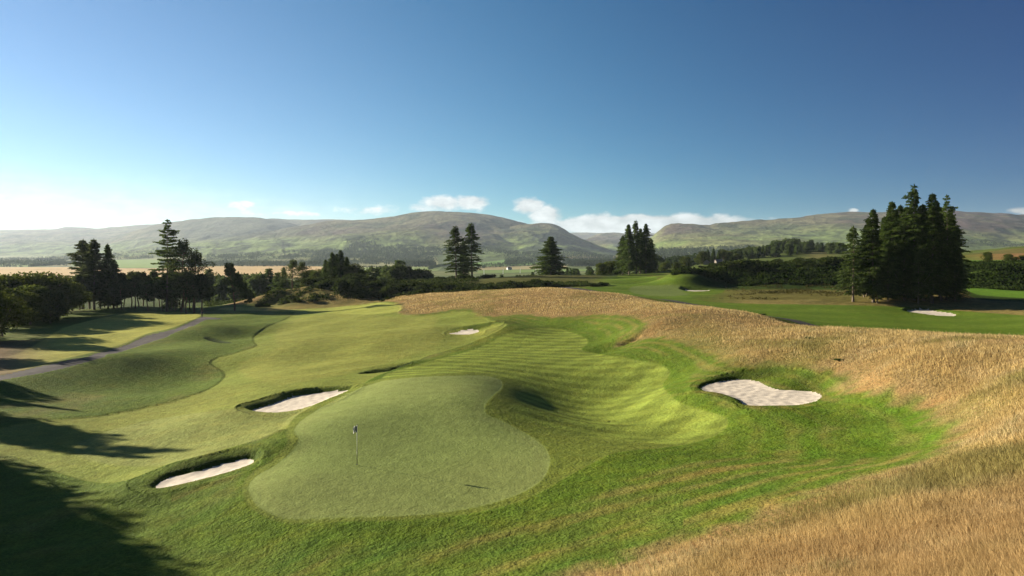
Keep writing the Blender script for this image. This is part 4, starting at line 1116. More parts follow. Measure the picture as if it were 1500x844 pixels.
# ---- things too many to count
def scatter_stuff(name, label, mat, pts, size_fn, seed, per=9, flat=.8):
    rng = np.random.default_rng(seed); T = Tri()
    pts = np.asarray(pts)
    zs = full_h(pts[:,0], pts[:,1])
    n = len(pts); s = size_fn(rng, n)
    P0 = np.repeat(np.c_[pts, zs], per, 0); S = np.repeat(s, per)
    v = rng.normal(size=(n*per, 3)); v /= np.linalg.norm(v, axis=1)[:,None]; v[:,2] = np.abs(v[:,2])
    c = P0+v*S[:,None]*np.array([.8, .8, flat])*rng.uniform(.3, 1, n*per)[:,None]
    sprays(T, c, v+rng.normal(size=v.shape)*.5, S*rng.uniform(.6, 1.1, n*per), S*rng.uniform(.4, .8, n*per), rng, .1)
    me = T.mesh(name, M[mat]); o = link(name, me); o['kind'] = 'stuff'; o['label'] = label
    return o
rng = np.random.default_rng(5)
def rand_region(n, pxr, Dr, cond=None):
    px = rng.uniform(*pxr, n); D = np.sqrt(rng.uniform(Dr[0]**2, Dr[1]**2, n)); p = np.c_[(px-750)/F*D, D]
    if cond is not None: p = p[cond(px, D, p)]
    return p
M['bracken'] = leaf_mat('bracken_fronds', (.016, .030, .006), (.040, .058, .012), .3, .15)
scatter_stuff('bracken', 'dark green bracken covering the bank behind the second fairway', 'bracken',
    rand_region(30000, (985, 1900), (172, 245), lambda px, D, p: (sdf(F_FARRIGHT, p[:,0], p[:,1], 5) > 1) & (sdf(F_HILLRIGHT, p[:,0], p[:,1], 5) > 1) & (D > np.interp(px, [985, 1060, 1120, 1240, 1400, 1450, 1700], [208, 202, 196, 190, 190, 173, 170])+4*fbm(p[:,0]/9, p[:,1]/9, 2, 79)) & (D < np.interp(px, [985, 1240, 1400], [226, 232, 245]))),
    lambda r, n: r.uniform(.35, .95, n), 6, per=6)
M['rush'] = leaf_mat('brown_rushes', (.045, .045, .012), (.11, .095, .03), .3, .1)
scatter_stuff('heather', 'low brown heather and rushes edging the second fairway', 'rush',
    rand_region(6500, (1045, 1420), (150, 202), lambda px, D, p: (fbm(p[:,0]/10, p[:,1]/14, 3, 76) > .02) & (rng.uniform(0, 1, len(px)) < np.clip((px-1050)/90, 0, 1)*np.clip((D-148)/18, .15, 1))), lambda r, n: r.uniform(.15, .38, n), 7, per=5)
scatter_stuff('undergrowth', 'low dark undergrowth along the bank behind the dry grass', 'bush',
    np.concatenate([rand_region(9000, (560, 860), (206, 232)), rand_region(2500, (380, 600), (210, 232), lambda px, D, p: fbm(p[:,0]/5, p[:,1]/5, 3, 77) > .05), rand_region(6000, (300, 700), (232, 330)), rand_region(7000, (680, 1010), (300, 520), lambda px, D, p: fbm(p[:,0]/25, p[:,1]/25, 3, 78) > .0)]),
    lambda r, n: r.uniform(.3, .9, n), 8, per=5)

# ---- far woods
def wood(label, pxr, Dr, n, h=(10, 17), seed=0, conifer=.5, mat='farwood', thr=-.1, ns=180.):
    rg = np.random.default_rng(seed)
    px = rg.uniform(*pxr, n*3); D = rg.uniform(*Dr, n*3); p = np.c_[(px-750)/F*D, D]
    k = fbm(p[:,0]/ns, p[:,1]/ns, 3, seed+3) > thr
    edge = rg.uniform(0, 1, len(p)) < np.clip((px-pxr[0])/8, 0, 1)*np.clip((pxr[1]-px)/8, 0, 1)
    p = p[k & edge][:n]; n = len(p)
    z = base_h(p[:,0], p[:,1]); hh = rg.uniform(*h, n); con = rg.uniform(0, 1, n) < conifer
    T = Tri(); per = 16
    i = np.repeat(np.arange(n), per); u = rg.uniform(.08, 1, n*per); a = rg.uniform(0, 6.283, n*per)
    rr = np.where(con[i], hh[i]*.22*(1.05-u), hh[i]*.42*np.sqrt(np.clip(1-(2*u-.95)**2, .05, 1)))
    c = np.c_[p[i,0]+np.cos(a)*rr*.8, p[i,1]+np.sin(a)*rr*.8, z[i]+hh[i]*u*.88]
    d = np.c_[np.cos(a), np.sin(a), np.where(con[i], .2, .6)]
    sprays(T, c, d, hh[i]*rg.uniform(.14, .24, n*per), hh[i]*rg.uniform(.14, .24, n*per), rg, .15)
    o = link('woods', T.mesh('woods', M[mat])); o['kind'] = 'stuff'; o['label'] = label
wood('hazy wood behind the green field at the far left', (-250, 100), (2150, 2900), 1500, seed=1, thr=-.5)
wood('hazy wood at the foot of the left hills', (-200, 300), (3200, 4300), 1500, seed=2, thr=.0)
wood('hazy belt of trees beyond the wheat field', (232, 475), (2000, 2500), 1100, seed=3, thr=-.6)
wood('hazy hedgerow trees below the left hillside', (300, 640), (2700, 3300), 1400, seed=4, thr=-.02, ns=120)
wood('broad wood in the valley under the main hill', (455, 640), (2250, 3150), 1800, seed=5, thr=-.25)
wood('dark copse in front of the main hill', (592, 640), (1900, 2200), 330, seed=6, thr=-.9)
wood('tree belt under the pasture of the main hill', (560, 740), (2850, 3250), 700, seed=7, thr=-.2)
wood('wooded gully climbing the main hill', (505, 560), (3000, 3700), 450, seed=8, thr=-.1)
wood('wood at the foot of the steep hillside', (735, 905), (2150, 3000), 1400, seed=9, thr=-.25)
wood('conifer plantation at the mouth of the glen', (830, 960), (1700, 2050), 800, seed=10, conifer=1, thr=-.5)
wood('forest on the lower flank of the right hill', (950, 1110), (1650, 2550), 2400, seed=11, conifer=.8, thr=-.35)
wood('strip of trees on the slope of the right hill', (1330, 1560), (2500, 2900), 300, seed=12, thr=.1)
wood('dark trees beyond the farm sheds', (955, 1035), (560, 800), 260, h=(7, 12), seed=13, conifer=.7, thr=-.3, ns=60)
# hedges across the valley fields
def hedge(label, pts, h, seed):
    rg = np.random.default_rng(seed)
    q_ = np.array(pts, float); D = (CZ+32.0)*F/(q_[:,1]-HZ); p = np.c_[(q_[:,0]-750)/F*D, D]
    L = np.concatenate([[0], np.cumsum(np.linalg.norm(np.diff(p, axis=0), axis=1))])
    n = int(L[-1]/1.6); s = rg.uniform(0, L[-1], n); x = np.interp(s, L, p[:,0])+rg.normal(0, 1.2, n); y = np.interp(s, L, p[:,1])+rg.normal(0, 1.2, n)
    z = base_h(x, y); T = Tri(); per = 6; i = np.repeat(np.arange(n), per)
    c = np.c_[x[i]+rg.normal(0, 1, n*per), y[i]+rg.normal(0, 1, n*per), z[i]+rg.uniform(0, h, n*per)]
    sprays(T, c, rg.normal(size=(n*per, 3))+[0, 0, .5], rg.uniform(1.5, 3, n*per), rg.uniform(1.2, 2.4, n*per), rg, .1)
    o = thing('hedge', label, 'hedge', (0, 0, 0), 0, 'hedges between the valley fields', T.mesh('hedge', M['farwood']))
hedge('short dark hedge at the far left edge of the wheat field', [(-80,391.5),(34,391.7)], 6, 1)
hedge('long slanting hedge above the wheat field', [(43,391.8),(70,389.5),(100,387),(112,384.5)], 7, 2)
hedge('curving hedge beside the pair of firs', [(628,397),(650,392),(690,388.5)], 6, 3)
hedge('dark hedge under the farmhouse', [(705,391.5),(760,389.5),(800,389.5),(830,390.5)], 7, 4)
hedge('thick hedge across the middle of the valley', [(700,396),(760,393),(820,393),(845,395)], 8, 5)
hedge('low hedge beyond the single cone-shaped conifer', [(830,391),(880,389),(960,388)], 6, 6)
hedge('hedge edging the yellow field under the copse', [(520,392.5),(560,393),(640,393)], 3, 7)
# ------------------------------------------------------------------ small things
import bmesh
def simple_mat(name, col, rough=.6, spec=.3, var=.15, sc_=8.):
    m, nt, out = new_mat(name)
    tcn = nd(nt, 'ShaderNodeTexCoord'); n = noise(nt, tcn.outputs['Object'], sc_, 4, .6)
    rgb = nd(nt, 'ShaderNodeRGB'); rgb.outputs[0].default_value = (*col, 1)
    c = scale_col(nt, rgb.outputs[0], remap(nt, n, .3, .7, 1-var, 1+var))
    b = nd(nt, 'ShaderNodeBsdfPrincipled', {'Roughness': rough, 'Specular IOR Level': spec}); nt.links.new(c, b.inputs['Base Color']); nt.links.new(b.outputs[0], out.inputs[0])
    return m
M['whitepaint'] = simple_mat('white_paint', (.78, .78, .76), .45)
M['blackpaint'] = simple_mat('black_paint', (.03, .03, .03), .5)
M['clothwhite'] = simple_mat('white_flag_cloth', (.75, .75, .72), .8)
M['clothblack'] = simple_mat('black_flag_cloth', (.02, .022, .03), .8)
M['stone'] = simple_mat('rubble_stone', (.17, .145, .12), .9, .1, .3, 3)
M['slate'] = simple_mat('grey_slate', (.17, .14, .12), .7, .2, .2, 4)
M['render'] = simple_mat('white_harling', (.74, .72, .67), .9, .1)
M['glass'] = simple_mat('dark_window', (.03, .035, .04), .15, .5)
M['skin'] = simple_mat('skin', (.45, .27, .19), .6)
M['hair'] = simple_mat('dark_hair', (.05, .035, .025), .7)
M['jacket'] = simple_mat('dark_jacket', (.025, .028, .04), .8)
M['trousers'] = simple_mat('dark_trousers', (.04, .04, .045), .8)
M['wood'] = simple_mat('weathered_wood', (.16, .12, .09), .9)
M['metal'] = simple_mat('grey_metal', (.35, .35, .36), .4, .5)

def bm_obj(name, bm, mat, parent=None, smooth=False):
    me = bpy.data.meshes.new(name); bm.to_mesh(me); bm.free(); me.materials.append(mat)
    if smooth: me.polygons.foreach_set('use_smooth', [True]*len(me.polygons))
    return link(name, me, parent)
def cyl(bm, r1, r2, z0, z1, k=12, x=0, y=0):
    bmesh.ops.create_cone(bm, cap_ends=True, segments=k, radius1=r1, radius2=r2, depth=z1-z0, matrix=Matrix.Translation((x, y, (z0+z1)/2)))
def box(bm, x0, x1, y0, y1, z0, z1):
    bmesh.ops.create_cube(bm, size=1, matrix=Matrix.Translation(((x0+x1)/2, (y0+y1)/2, (z0+z1)/2)) @ Matrix.Diagonal((x1-x0, y1-y0, z1-z0, 1)))

def flag_cloth(bm, w, h, z, seg=14):
    """a limp flag hanging in folds beside the pole"""
    g = []
    for i in range(seg+1):
        u = i/seg; row = []
        for j in range(seg+1):
            v = j/seg
            x = -.012-w*(u*.42)*(1-.25*v)+.012*math.sin(u*9+v*2)
            y = .05*math.sin(u*11+v*1.5)*(.25+u)
            zz = z-v*h*(1-.05*u)-u*u*.32*h*1.1-.03*math.sin(u*7)
            row.append(bm.verts.new((x, y, zz)))
        g.append(row)
    for i in range(seg):
        for j in range(seg):
            bm.faces.new((g[i][j], g[i+1][j], g[i+1][j+1], g[i][j+1]))
    return g
def flagstick(px, row, D, label, h=2.13, big=True):
    x = (px-750)/F*D; z = H(x, D)
    o = thing('flagstick', label, 'flagstick', (x, D, z))
    bm = bmesh.new(); cyl(bm, .015, .013, .78, h, 12); bm_obj('pole', bm, M['whitepaint'], o, True)
    bm = bmesh.new(); cyl(bm, .019, .016, .0, .78, 12); bm_obj('lower_pole', bm, M['blackpaint'], o, True)
    bm = bmesh.new(); bmesh.ops.create_uvsphere(bm, u_segments=10, v_segments=8, radius=.022, matrix=Matrix.Translation((0, 0, h+.01))); bm_obj('cap', bm, M['blackpaint'], o, True)
    bm = bmesh.new(); bmesh.ops.create_circle(bm, cap_ends=True, segments=20, radius=.054, matrix=Matrix.Translation((0, 0, .004))); bm_obj('hole', bm, M['blackpaint'], o)
    bm = bmesh.new(); flag_cloth(bm, .48, .34, h-.03)
    fo = bm_obj('flag', bm, M['clothwhite'], o, True)
    s = fo.modifiers.new('thick', 'SOLIDIFY'); s.thickness = .004
    fo.data.materials.append(M['clothblack'])
    # dark panel next to the pole, white free corner
    for i, p in enumerate(fo.data.polygons):
        c = p.center
        p.material_index = 1 if (c.x > -.085 and not (-.05 > c.x and c.z < h-.30)) else 0
    return o
Df = (CZ-0)*F/(681-HZ)
flagstick(523, 681, Df-.05, 'white and black flagstick with limp flag on the large near green')
flagstick(967, 418, 226, 'tiny flagstick on the small distant green beside the fir group')

# ---- the person on the path
def person(px, D, label):
    x = (px-750)/F*D; z = H(x, D)
    o = thing('person', label, 'person', (x, D, z), R(200))
    J = {'pel': (0, 0, .95), 'chest': (0, -.01, 1.28), 'neck': (0, 0, 1.47), 'nb': (0, -.005, 1.53), 'hd': (0, -.015, 1.62), 'top': (0, -.01, 1.71),
         'hl': (.09, 0, .90), 'kl': (.11, -.10, .50), 'al': (.11, .06, .09), 'tl': (.12, -.10, .03), 'hr': (-.09, 0, .90), 'kr': (-.10, .02, .49), 'ar': (-.10, .20, .12), 'tr': (-.11, .08, .03),
         'sl': (.17, 0, 1.42), 'el': (.24, .05, 1.15), 'wl': (.23, -.10, .93), 'sr': (-.17, 0, 1.42), 'er': (-.24, .07, 1.16), 'wr': (-.24, .0, .92)}
    E = [('pel', 'chest'), ('chest', 'neck'), ('neck', 'nb'), ('nb', 'hd'), ('hd', 'top'), ('pel', 'hl'), ('hl', 'kl'), ('kl', 'al'), ('al', 'tl'), ('pel', 'hr'), ('hr', 'kr'), ('kr', 'ar'), ('ar', 'tr'), ('chest', 'sl'), ('sl', 'el'), ('el', 'wl'), ('chest', 'sr'), ('sr', 'er'), ('er', 'wr')]
    RA = dict(pel=.145, chest=.15, neck=.065, nb=.055, hd=.085, top=.06, hl=.10, kl=.065, al=.045, tl=.04, hr=.10, kr=.065, ar=.045, tr=.04, sl=.065, el=.045, wl=.032, sr=.065, er=.045, wr=.032)
    # five fingers and a thumb at each wrist
    fing = []
    for s, wk in ((1, 'wl'), (-1, 'wr')):
        w = J[wk]; pk = 'p'+wk; J[pk] = (w[0], w[1]-.03, w[2]-.08); RA[pk] = .03; E.append((wk, pk))
        for f in range(5):
            k1 = pk+str(f)
            off = (-.03+.018*f) if f < 4 else -.05
            ln = (.075, .085, .08, .06, .045)[f]
            J[k1] = (w[0]+s*.005-(.02*s if f == 4 else 0), w[1]-.03+off, w[2]-.09-ln*(1 if f < 4 else .5)); RA[k1] = .009; E.append((pk, k1))
    ks = list(J); me = bpy.data.meshes.new('person'); me.from_pydata([J[k] for k in ks], [(ks.index(a), ks.index(b)) for a, b in E], [])
    ob = bpy.data.objects.new('body_src', me); C.objects.link(ob)
    sk = ob.modifiers.new('s', 'SKIN'); ob.modifiers.new('ss', 'SUBSURF').levels = 2
    for i, k in enumerate(ks):
        me.skin_vertices[0].data[i].radius = (RA[k], RA[k]*(.72 if k in ('pel', 'chest') else 1)); me.skin_vertices[0].data[i].use_root = (k == 'pel')
    dg = bpy.context.evaluated_depsgraph_get(); em = bpy.data.meshes.new_from_object(ob.evaluated_get(dg)); bpy.data.objects.remove(ob)
    em.materials.clear()
    for k in ('skin', 'jacket', 'trousers', 'blackpaint'): em.materials.append(M[k])
    for p in em.polygons:
        c = p.center
        if c.z < .10: i = 3
        elif c.z < .96 and abs(c.x) < .2: i = 2
        elif c.z > 1.49 or (abs(c.x) > .19 and c.z < .97): i = 0
        else: i = 1
        p.material_index = i; p.use_smooth = True
    b = link('body', em, o)
    bm = bmesh.new(); bmesh.ops.create_uvsphere(bm, u_segments=14, v_segments=10, radius=.1, matrix=Matrix.Translation((0, .012, 1.665)) @ Matrix.Diagonal((.92, 1.02, .9, 1)))
    bmesh.ops.delete(bm, geom=[v for v in bm.verts if v.co.z < 1.60 or (v.co.y < -.045 and v.co.z < 1.68)], context='VERTS')
    bm_obj('hair', bm, M['hair'], o, True)
    return o
person(296, 171, 'person in dark clothes walking at the bend of the cart path')

# ---- buildings
def cottage(px, D, L, W, h, roofh, wallm, label, rz, name='cottage', wins=2, chim=True, z=None):
    x = (px-750)/F*D; zz = (H(x, D) if z is None else z)-.3
    o = thing(name, label, 'house' if name != 'stone_shed' else 'shed', (x, D, zz), rz)
    bm = bmesh.new(); hl, hw = L/2, W/2
    vs = [bm.verts.new(v) for v in [(-hl, -hw, 0), (hl, -hw, 0), (hl, hw, 0), (-hl, hw, 0), (-hl, -hw, h), (hl, -hw, h), (hl, hw, h), (-hl, hw, h), (-hl, 0, h+roofh), (hl, 0, h+roofh)]]
    for f in ((0, 1, 5, 4), (2, 3, 7, 6), (3, 0, 4, 8, 7), (1, 2, 6, 9, 5)): bm.faces.new([vs[i] for i in f])
    bm_obj('wall', bm, M[wallm], o)
    bm = bmesh.new(); e = .35; t = .12; sl = roofh/hw
    for s in (-1, 1):
        pts = [(-hl-.2, s*(hw+e), h-e*sl+.02), (hl+.2, s*(hw+e), h-e*sl+.02), (hl+.2, 0, h+roofh+.02), (-hl-.2, 0, h+roofh+.02)]
        a = [bm.verts.new(p) for p in pts]; b = [bm.verts.new((p[0], p[1], p[2]+t)) for p in pts]
        bm.faces.new(a); bm.faces.new(b)
        for i in range(4): bm.faces.new((a[i], a[(i+1) % 4], b[(i+1) % 4], b[i]))
    bmesh.ops.recalc_face_normals(bm, faces=bm.faces)
    r = bm_obj('roof', bm, M['slate'], o)
    if chim:
        for cx in (-hl+.5, hl-.5):
            bm = bmesh.new(); box(bm, cx-.35, cx+.35, -.35, .35, h+roofh-.5, h+roofh+1.0); box(bm, cx-.15, cx+.15, -.15, .15, h+roofh+1.0, h+roofh+1.35); bm_obj('chimney', bm, M[wallm], r)
    bm = bmesh.new(); box(bm, -.45, .45, -hw-.06, -hw+.02, 0, min(2.0, h-.2)); bm_obj('door', bm, M['wood'], o)
    for k in range(wins):
        for s in (-1, 1):
            cx = s*(hl*(k+1)/(wins+.6))
            bm = bmesh.new(); box(bm, cx-.5, cx+.5, -hw-.05, -hw+.02, h*.4, h*.4+1.1); fr = bm_obj('window', bm, M['whitepaint'], o)
            bm = bmesh.new(); box(bm, cx-.42, cx+.42, -hw-.07, -hw-.052, h*.4+.08, h*.4+1.02); bm_obj('pane', bm, M['glass'], fr)
    return o
cottage(1035, 431, 3.6, 3.4, 1.9, 1.4, 'stone', 'left small stone shed with steep gable in front of the dark trees', R(70), 'stone_shed', 0, False)
cottage(1052.5, 433, 4.2, 3.2, 1.9, 1.1, 'stone', 'right stone shed with pale long roof in front of the dark trees', R(8), 'stone_shed', 1, False)
cottage(746, 1500, 10, 6, 3.6, 2.8, 'render', 'white farmhouse among trees in the middle of the valley', R(25))
cottage(791, 1560, 9, 6, 3.6, 2.8, 'render', 'white house half hidden behind the single cone-shaped conifer', R(-10))
cottage(66, 3000, 60, 14, 8, 6, 'render', 'long pale farm building in the haze beyond the left wood', R(5))
cottage(826, 2300, 14, 8, 6, 4, 'render', 'tiny white cottage at the foot of the steep hillside', R(15))
# ---- poles and a parked car in the valley
for px, D, l in [(709, 1180, 'pale pole beside the pair of firs in the valley'), (737, 1200, 'second pale pole between the pair of firs and the farmhouse'), (762, 1220, 'third pale pole below the white farmhouse'), (785, 1240, 'pale pole nearest the cone-shaped conifer')]:
    x = (px-750)/F*D; o = thing('utility_pole', l, 'pole', (x, D, float(base_h(np.array([x]), np.array([D]))[0])), 0, 'pale poles crossing the valley')
    bm = bmesh.new(); cyl(bm, .35, .25, 0, 9, 8); bm_obj('post', bm, M['whitepaint'], o)
    bm = bmesh.new(); box(bm, -1.2, 1.2, -.1, .1, 8.2, 8.45); bm_obj('crossarm', bm, M['wood'], o)
def car(px, D, label, rz, mat):
    x = (px-750)/F*D; o = thing('parked_car', label, 'car', (x, D, float(base_h(np.array([x]), np.array([float(D)]))[0])), rz)
    prof = [(-2.1, .3), (-2.15, .75), (-1.9, .92), (-1.3, .98), (-.7, 1.42), (.7, 1.45), (1.35, 1.0), (2.0, .88), (2.15, .6), (2.1, .3)]
    bm = bmesh.new()
    for s in (-.85, .85): pass
    a = [bm.verts.new((p[0], -.85, p[1])) for p in prof]; b = [bm.verts.new((p[0], .85, p[1])) for p in prof]
    bm.faces.new(a); bm.faces.new(b[::-1])
    for i in range(len(prof)): j = (i+1) % len(prof); bm.faces.new((a[i], b[i], b[j], a[j]))
    bmesh.ops.recalc_face_normals(bm, faces=bm.faces); bm_obj('body', bm, mat, o)
    bm = bmesh.new(); box(bm, -.9, .9, -.87, .87, 1.0, 1.32); bm_obj('side_window', bm, M['glass'], o)
    for wx in (-1.3, 1.3):
        for wy in (-.8, .8):
            bm = bmesh.new(); bmesh.ops.create_cone(bm, cap_ends=True, segments=14, radius1=.33, radius2=.33, depth=.22, matrix=Matrix.Translation((wx, wy, .33)) @ Matrix.Rotation(R(90), 4, 'X')); bm_obj('wheel', bm, M['blackpaint'], o)
    return o
car(649, 900, 'white car parked among trees in the valley left of the pair of firs', R(10), M['whitepaint'])
# ------------------------------------------------------------------ long dry grass
def blade_mat(name, trans=.35):
    m, nt, out = new_mat(name)
    a = nd(nt, 'ShaderNodeAttribute', attribute_name='alb').outputs['Color']
    d = nd(nt, 'ShaderNodeBsdfDiffuse', {'Roughness': .5}); nt.links.new(a, d.inputs['Color'])
    t = nd(nt, 'ShaderNodeBsdfTranslucent'); nt.links.new(a, t.inputs['Color'])
    ms = nd(nt, 'ShaderNodeMixShader', {0: trans}); nt.links.new(d.outputs[0], ms.inputs[1]); nt.links.new(t.outputs[0], ms.inputs[2])
    nt.links.new(ms.outputs[0], out.inputs[0]); return m
M['blades'] = blade_mat('dry_grass_stalks')
def blades(name, label, N, seed, pxr, Dr, keep, hfun, colfun, wpx=.44, lean=.3, power=1.0, clump_s=.35):
    g = np.random.default_rng(seed)
    px = g.uniform(*pxr, N); D = np.exp(g.uniform(math.log(Dr[0]), math.log(Dr[1]), N))
    x = (px-750)/F*D; y = D.copy()
    # gather into tussocks
    cx = np.round(x/clump_s+g.normal(0, .05, N)); cy = np.round(y/clump_s+g.normal(0, .05, N))
    x = x*.7+.3*cx*clump_s; y = y*.7+.3*cy*clump_s
    k = keep(x, y, px, D, g); x, y, D, px = x[k], y[k], D[k], px[k]; n = len(x)
    z = full_h(x, y)-.03
    h = hfun(x, y, D, g)
    w = np.maximum(.006, wpx*D/683.)*g.uniform(.6, 1.2, n)*.5
    a = g.uniform(0, 6.283, n); sx, sy = np.cos(a)*w, np.sin(a)*w
    wd = 1.9+.9*fbm(x/9, y/9, 2, 6)     # the wind leans it down the slope
    lx = (g.normal(0, lean, n)+.16*np.cos(wd))*h; ly = (g.normal(0, lean, n)+.16*np.sin(wd))*h
    V = np.empty((n, 5, 3))
    V[:,0] = np.c_[x-sx*.5, y-sy*.5, z]; V[:,1] = np.c_[x+sx*.5, y+sy*.5, z]
    mx_, my_, mz_ = x+lx*.4, y+ly*.4, z+h*.62
    V[:,2] = np.c_[mx_+sx, my_+sy, mz_]; V[:,3] = np.c_[mx_-sx, my_-sy, mz_]
    V[:,4] = np.c_[x+lx, y+ly, z+h*.97]
    i = np.arange(n)[:,None]*5
    f4 = i+np.array([[0, 1, 2, 3]]); f3 = i+np.array([[3, 2, 4]])
    me = mesh_np(name, V.reshape(-1, 3), np.concatenate([f4.ravel(), f3.ravel()]), np.concatenate([np.full(n, 4), np.full(n, 3)]), M['blades'], False)
    color_attr(me, 'alb', np.repeat(colfun(x, y, D, px, g), 5, 0))
    o = link(name, me); o['kind'] = 'stuff'; o['label'] = label
    return o
def fes_keep(x, y, px, D, g):
    s = sdf(FESCUE, x, y, 3.0)+.6*pnoise(x/1.3, y/1.3, 70)
    near_slope = np.exp(-((px-1020)/80)**2)*((D > 60) & (D < 100))
    return (s+.8*fbm(x/4, y/4, 2, 52) < g.uniform(-2.2, .4, len(x))) & (g.uniform(0, 1, len(x)) > near_slope*.75) & (D < 215)
def fes_h(x, y, D, g):
    s = sdf(FESCUE, x, y, 6.0)
    b = .31+.16*fbm(x/5, y/5, 3, 15)
    b = b*np.clip(.3-s/4.5, .3, 1)*np.interp(D, [10, 60, 120, 220], [1, 1, .9, .8])
    return b*(1+.32*fbm(x/1.1, y/1.1, 2, 27))*g.uniform(.45, 1.3, len(x))*np.where(g.uniform(0, 1, len(x)) < .06, 1.35, 1)
def fes_c(x, y, D, px, g):
    n = len(x)
    base = np.array([.44, .330, .140])[None]*np.ones((n, 3))
    n1 = fbm(x/10, y/10, 4, 16); n2 = fbm(x/3., y/3., 3, 17); n3 = fbm(x/26, y/26, 3, 18)
    def mx_(A_, c, w): return A_*(1-w[:,None])+np.array(c)[None]*w[:,None]
    base = mx_(base, (.56, .44, .235), sstep(0, .45, n2)*.8)
    base = mx_(base, (.36, .235, .11), sstep(.05, .35, n3+.3*n1)*.6)
    base = mx_(base, (.20, .19, .055), sstep(.08, .4, n1)*.7)
    base = mx_(base, (.12, .14, .030), sstep(.25, .5, n2-.3*n1)*.6*(g.uniform(0, 1, n) < .6))
    s = sdf(FESCUE, x, y, 6.0)
    base = mx_(base, (.22, .20, .06), sstep(-1.2, 0, s)*.5)
    cl = 1+.15*fbm(x/.8, y/.8, 2, 19)+.25*fbm(x/2.2, y/2.2, 2, 29)
    return base*cl[:,None]*g.uniform(.7, 1.45, n)[:,None]
blades('dry_grass', 'long tan fescue grass covering the ridge and near slope', 1350000, 3, (330, 2150), (8, 215), fes_keep, fes_h, fes_c)
# shorter green blades in the near rough
def ro_keep(x, y, px, D, g):
    ok = np.ones(len(x), bool)
    for p in (GREEN, APPROACH, F_MAIN, PATH_A): ok &= sdf(p, x, y, 1.0) > .03
    for b in BUNKERS: ok &= sdf(b['s'], x, y, 1.0) > .05
    return ok & (sdf(FESCUE, x, y, 1.0) > -.3)
def ro_h(x, y, D, g): return (.035+.015*fbm(x/2, y/2, 2, 25))*g.uniform(.5, 1.5, len(x))
def ro_c(x, y, D, px, g):
    # same survey colours as the ground below
    r = np.hypot(x, y); th = np.arctan2(x, y)
    i = np.clip(np.searchsorted(RR, r), 0, nr-1); j = np.clip(np.searchsorted(TH[:900], th), 0, 899)
    return A[i, j]*1.25*g.uniform(.6, 1.5, len(x))[:,None]
blades('rough_grass', 'short tufted green rough in front of the flagged green', 260000, 4, (-30, 1400), (17, 62), ro_keep, ro_h, ro_c, wpx=.7, lean=.5, clump_s=.16)
EXPOSURE = 1.65; SUN_E = 5.0; SKY_STR = .05; AIR = .8; DUST = .12; OZONE = 1.7; HAZE = .000036; HAZE_G = .2; CLOUD = (4.8, 5.0, 5.0)
POL = [(5.4,9.2,1.9,.66),(3.9,4.9,.6,.82),(2.5,2.8,.1,1.02)]
# ------------------------------------------------------------------ camera
cam = bpy.data.cameras.new('camera'); co = bpy.data.objects.new('camera', cam); C.objects.link(co)
co.location = (0, 0, CZ); co.rotation_euler = (R(90), 0, 0)
cam.sensor_width = 36; cam.lens = 24; cam.shift_y = -(422-HZ)/1500.
cam.clip_start = .1; cam.clip_end = 60000
sc = bpy.context.scene; sc.camera = co
sc.view_settings.view_transform = 'Standard'; sc.view_settings.look = 'None'; sc.view_settings.gamma = 1
sc.view_settings.exposure = EXPOSURE
sc.cycles.use_denoising = True
sc.cycles.max_bounces = 6; sc.cycles.volume_bounces = 1; sc.cycles.transparent_max_bounces = 6
sc.cycles.caustics_reflective = False; sc.cycles.caustics_refractive = False

# ------------------------------------------------------------------ sun
l = bpy.data.lights.new('sun', 'SUN'); l.energy = SUN_E; l.angle = R(.5); l.color = (1.0, .90, .74)
so = bpy.data.objects.new('sun', l); C.objects.link(so); so.location = (-60, 30, 60)
so.rotation_euler = Vector(SUN).to_track_quat('Z', 'Y').to_euler()

# ------------------------------------------------------------------ sky
w = bpy.data.worlds.new('World'); sc.world = w; w.use_nodes = True
nt = w.node_tree; nt.nodes.clear()
out = nd(nt, 'ShaderNodeOutputWorld')
sky = nd(nt, 'ShaderNodeTexSky', sky_type='NISHITA'); sky.sun_disc = False
sky.sun_elevation = SUN_EL; sky.sun_rotation = -SUN_AZ
sky.altitude = 100; sky.air_density = AIR; sky.dust_density = DUST; sky.ozone_density = OZONE
tc = nd(nt, 'ShaderNodeTexCoord')
sep = nd(nt, 'ShaderNodeSeparateXYZ'); nt.links.new(tc.outputs['Generated'], sep.inputs[0])
x_, y_, z_ = sep.outputs
az = mth(nt, 'ARCTAN2', x_, y_); elv = mth(nt, 'ARCSINE', z_)
cv = nd(nt, 'ShaderNodeCombineXYZ'); nt.links.new(mth(nt, 'MULTIPLY', az, 34.), cv.inputs[0]); nt.links.new(mth(nt, 'MULTIPLY', elv, 62.), cv.inputs[1])
n1 = noise(nt, cv.outputs[0], 1.0, 9, .56)
cv2 = nd(nt, 'ShaderNodeCombineXYZ'); nt.links.new(mth(nt, 'MULTIPLY', az, 5.), cv2.inputs[0]); nt.links.new(mth(nt, 'MULTIPLY', elv, 60.), cv2.inputs[1])
n2 = noise(nt, cv2.outputs[0], 1.0, 6, .55)
tot = None
BLOBS = [(945,330,145,13,1.4),(1040,326,50,9,.95),(930,320,40,8,.95),(1050,320,32,8,.75),(880,320,30,10,.8),(935,322,30,8,.7),(800,315,30,14,1.0),(775,302,22,12,1.1),(765,292,12,6,.6),(690,297,30,11,1.0),(650,298,36,12,.95),(615,304,25,8,.7),(1250,309,9,4,.75),(1186,315,8,3,.6),(1492,309,22,6,.9),(345,300,34,8,.75),(450,314,70,6,.6),(540,309,60,9,.7),(385,312,50,7,.6),(325,291,12,4,.4),(580,305,30,9,.5),(1130,320,20,4,.55)]
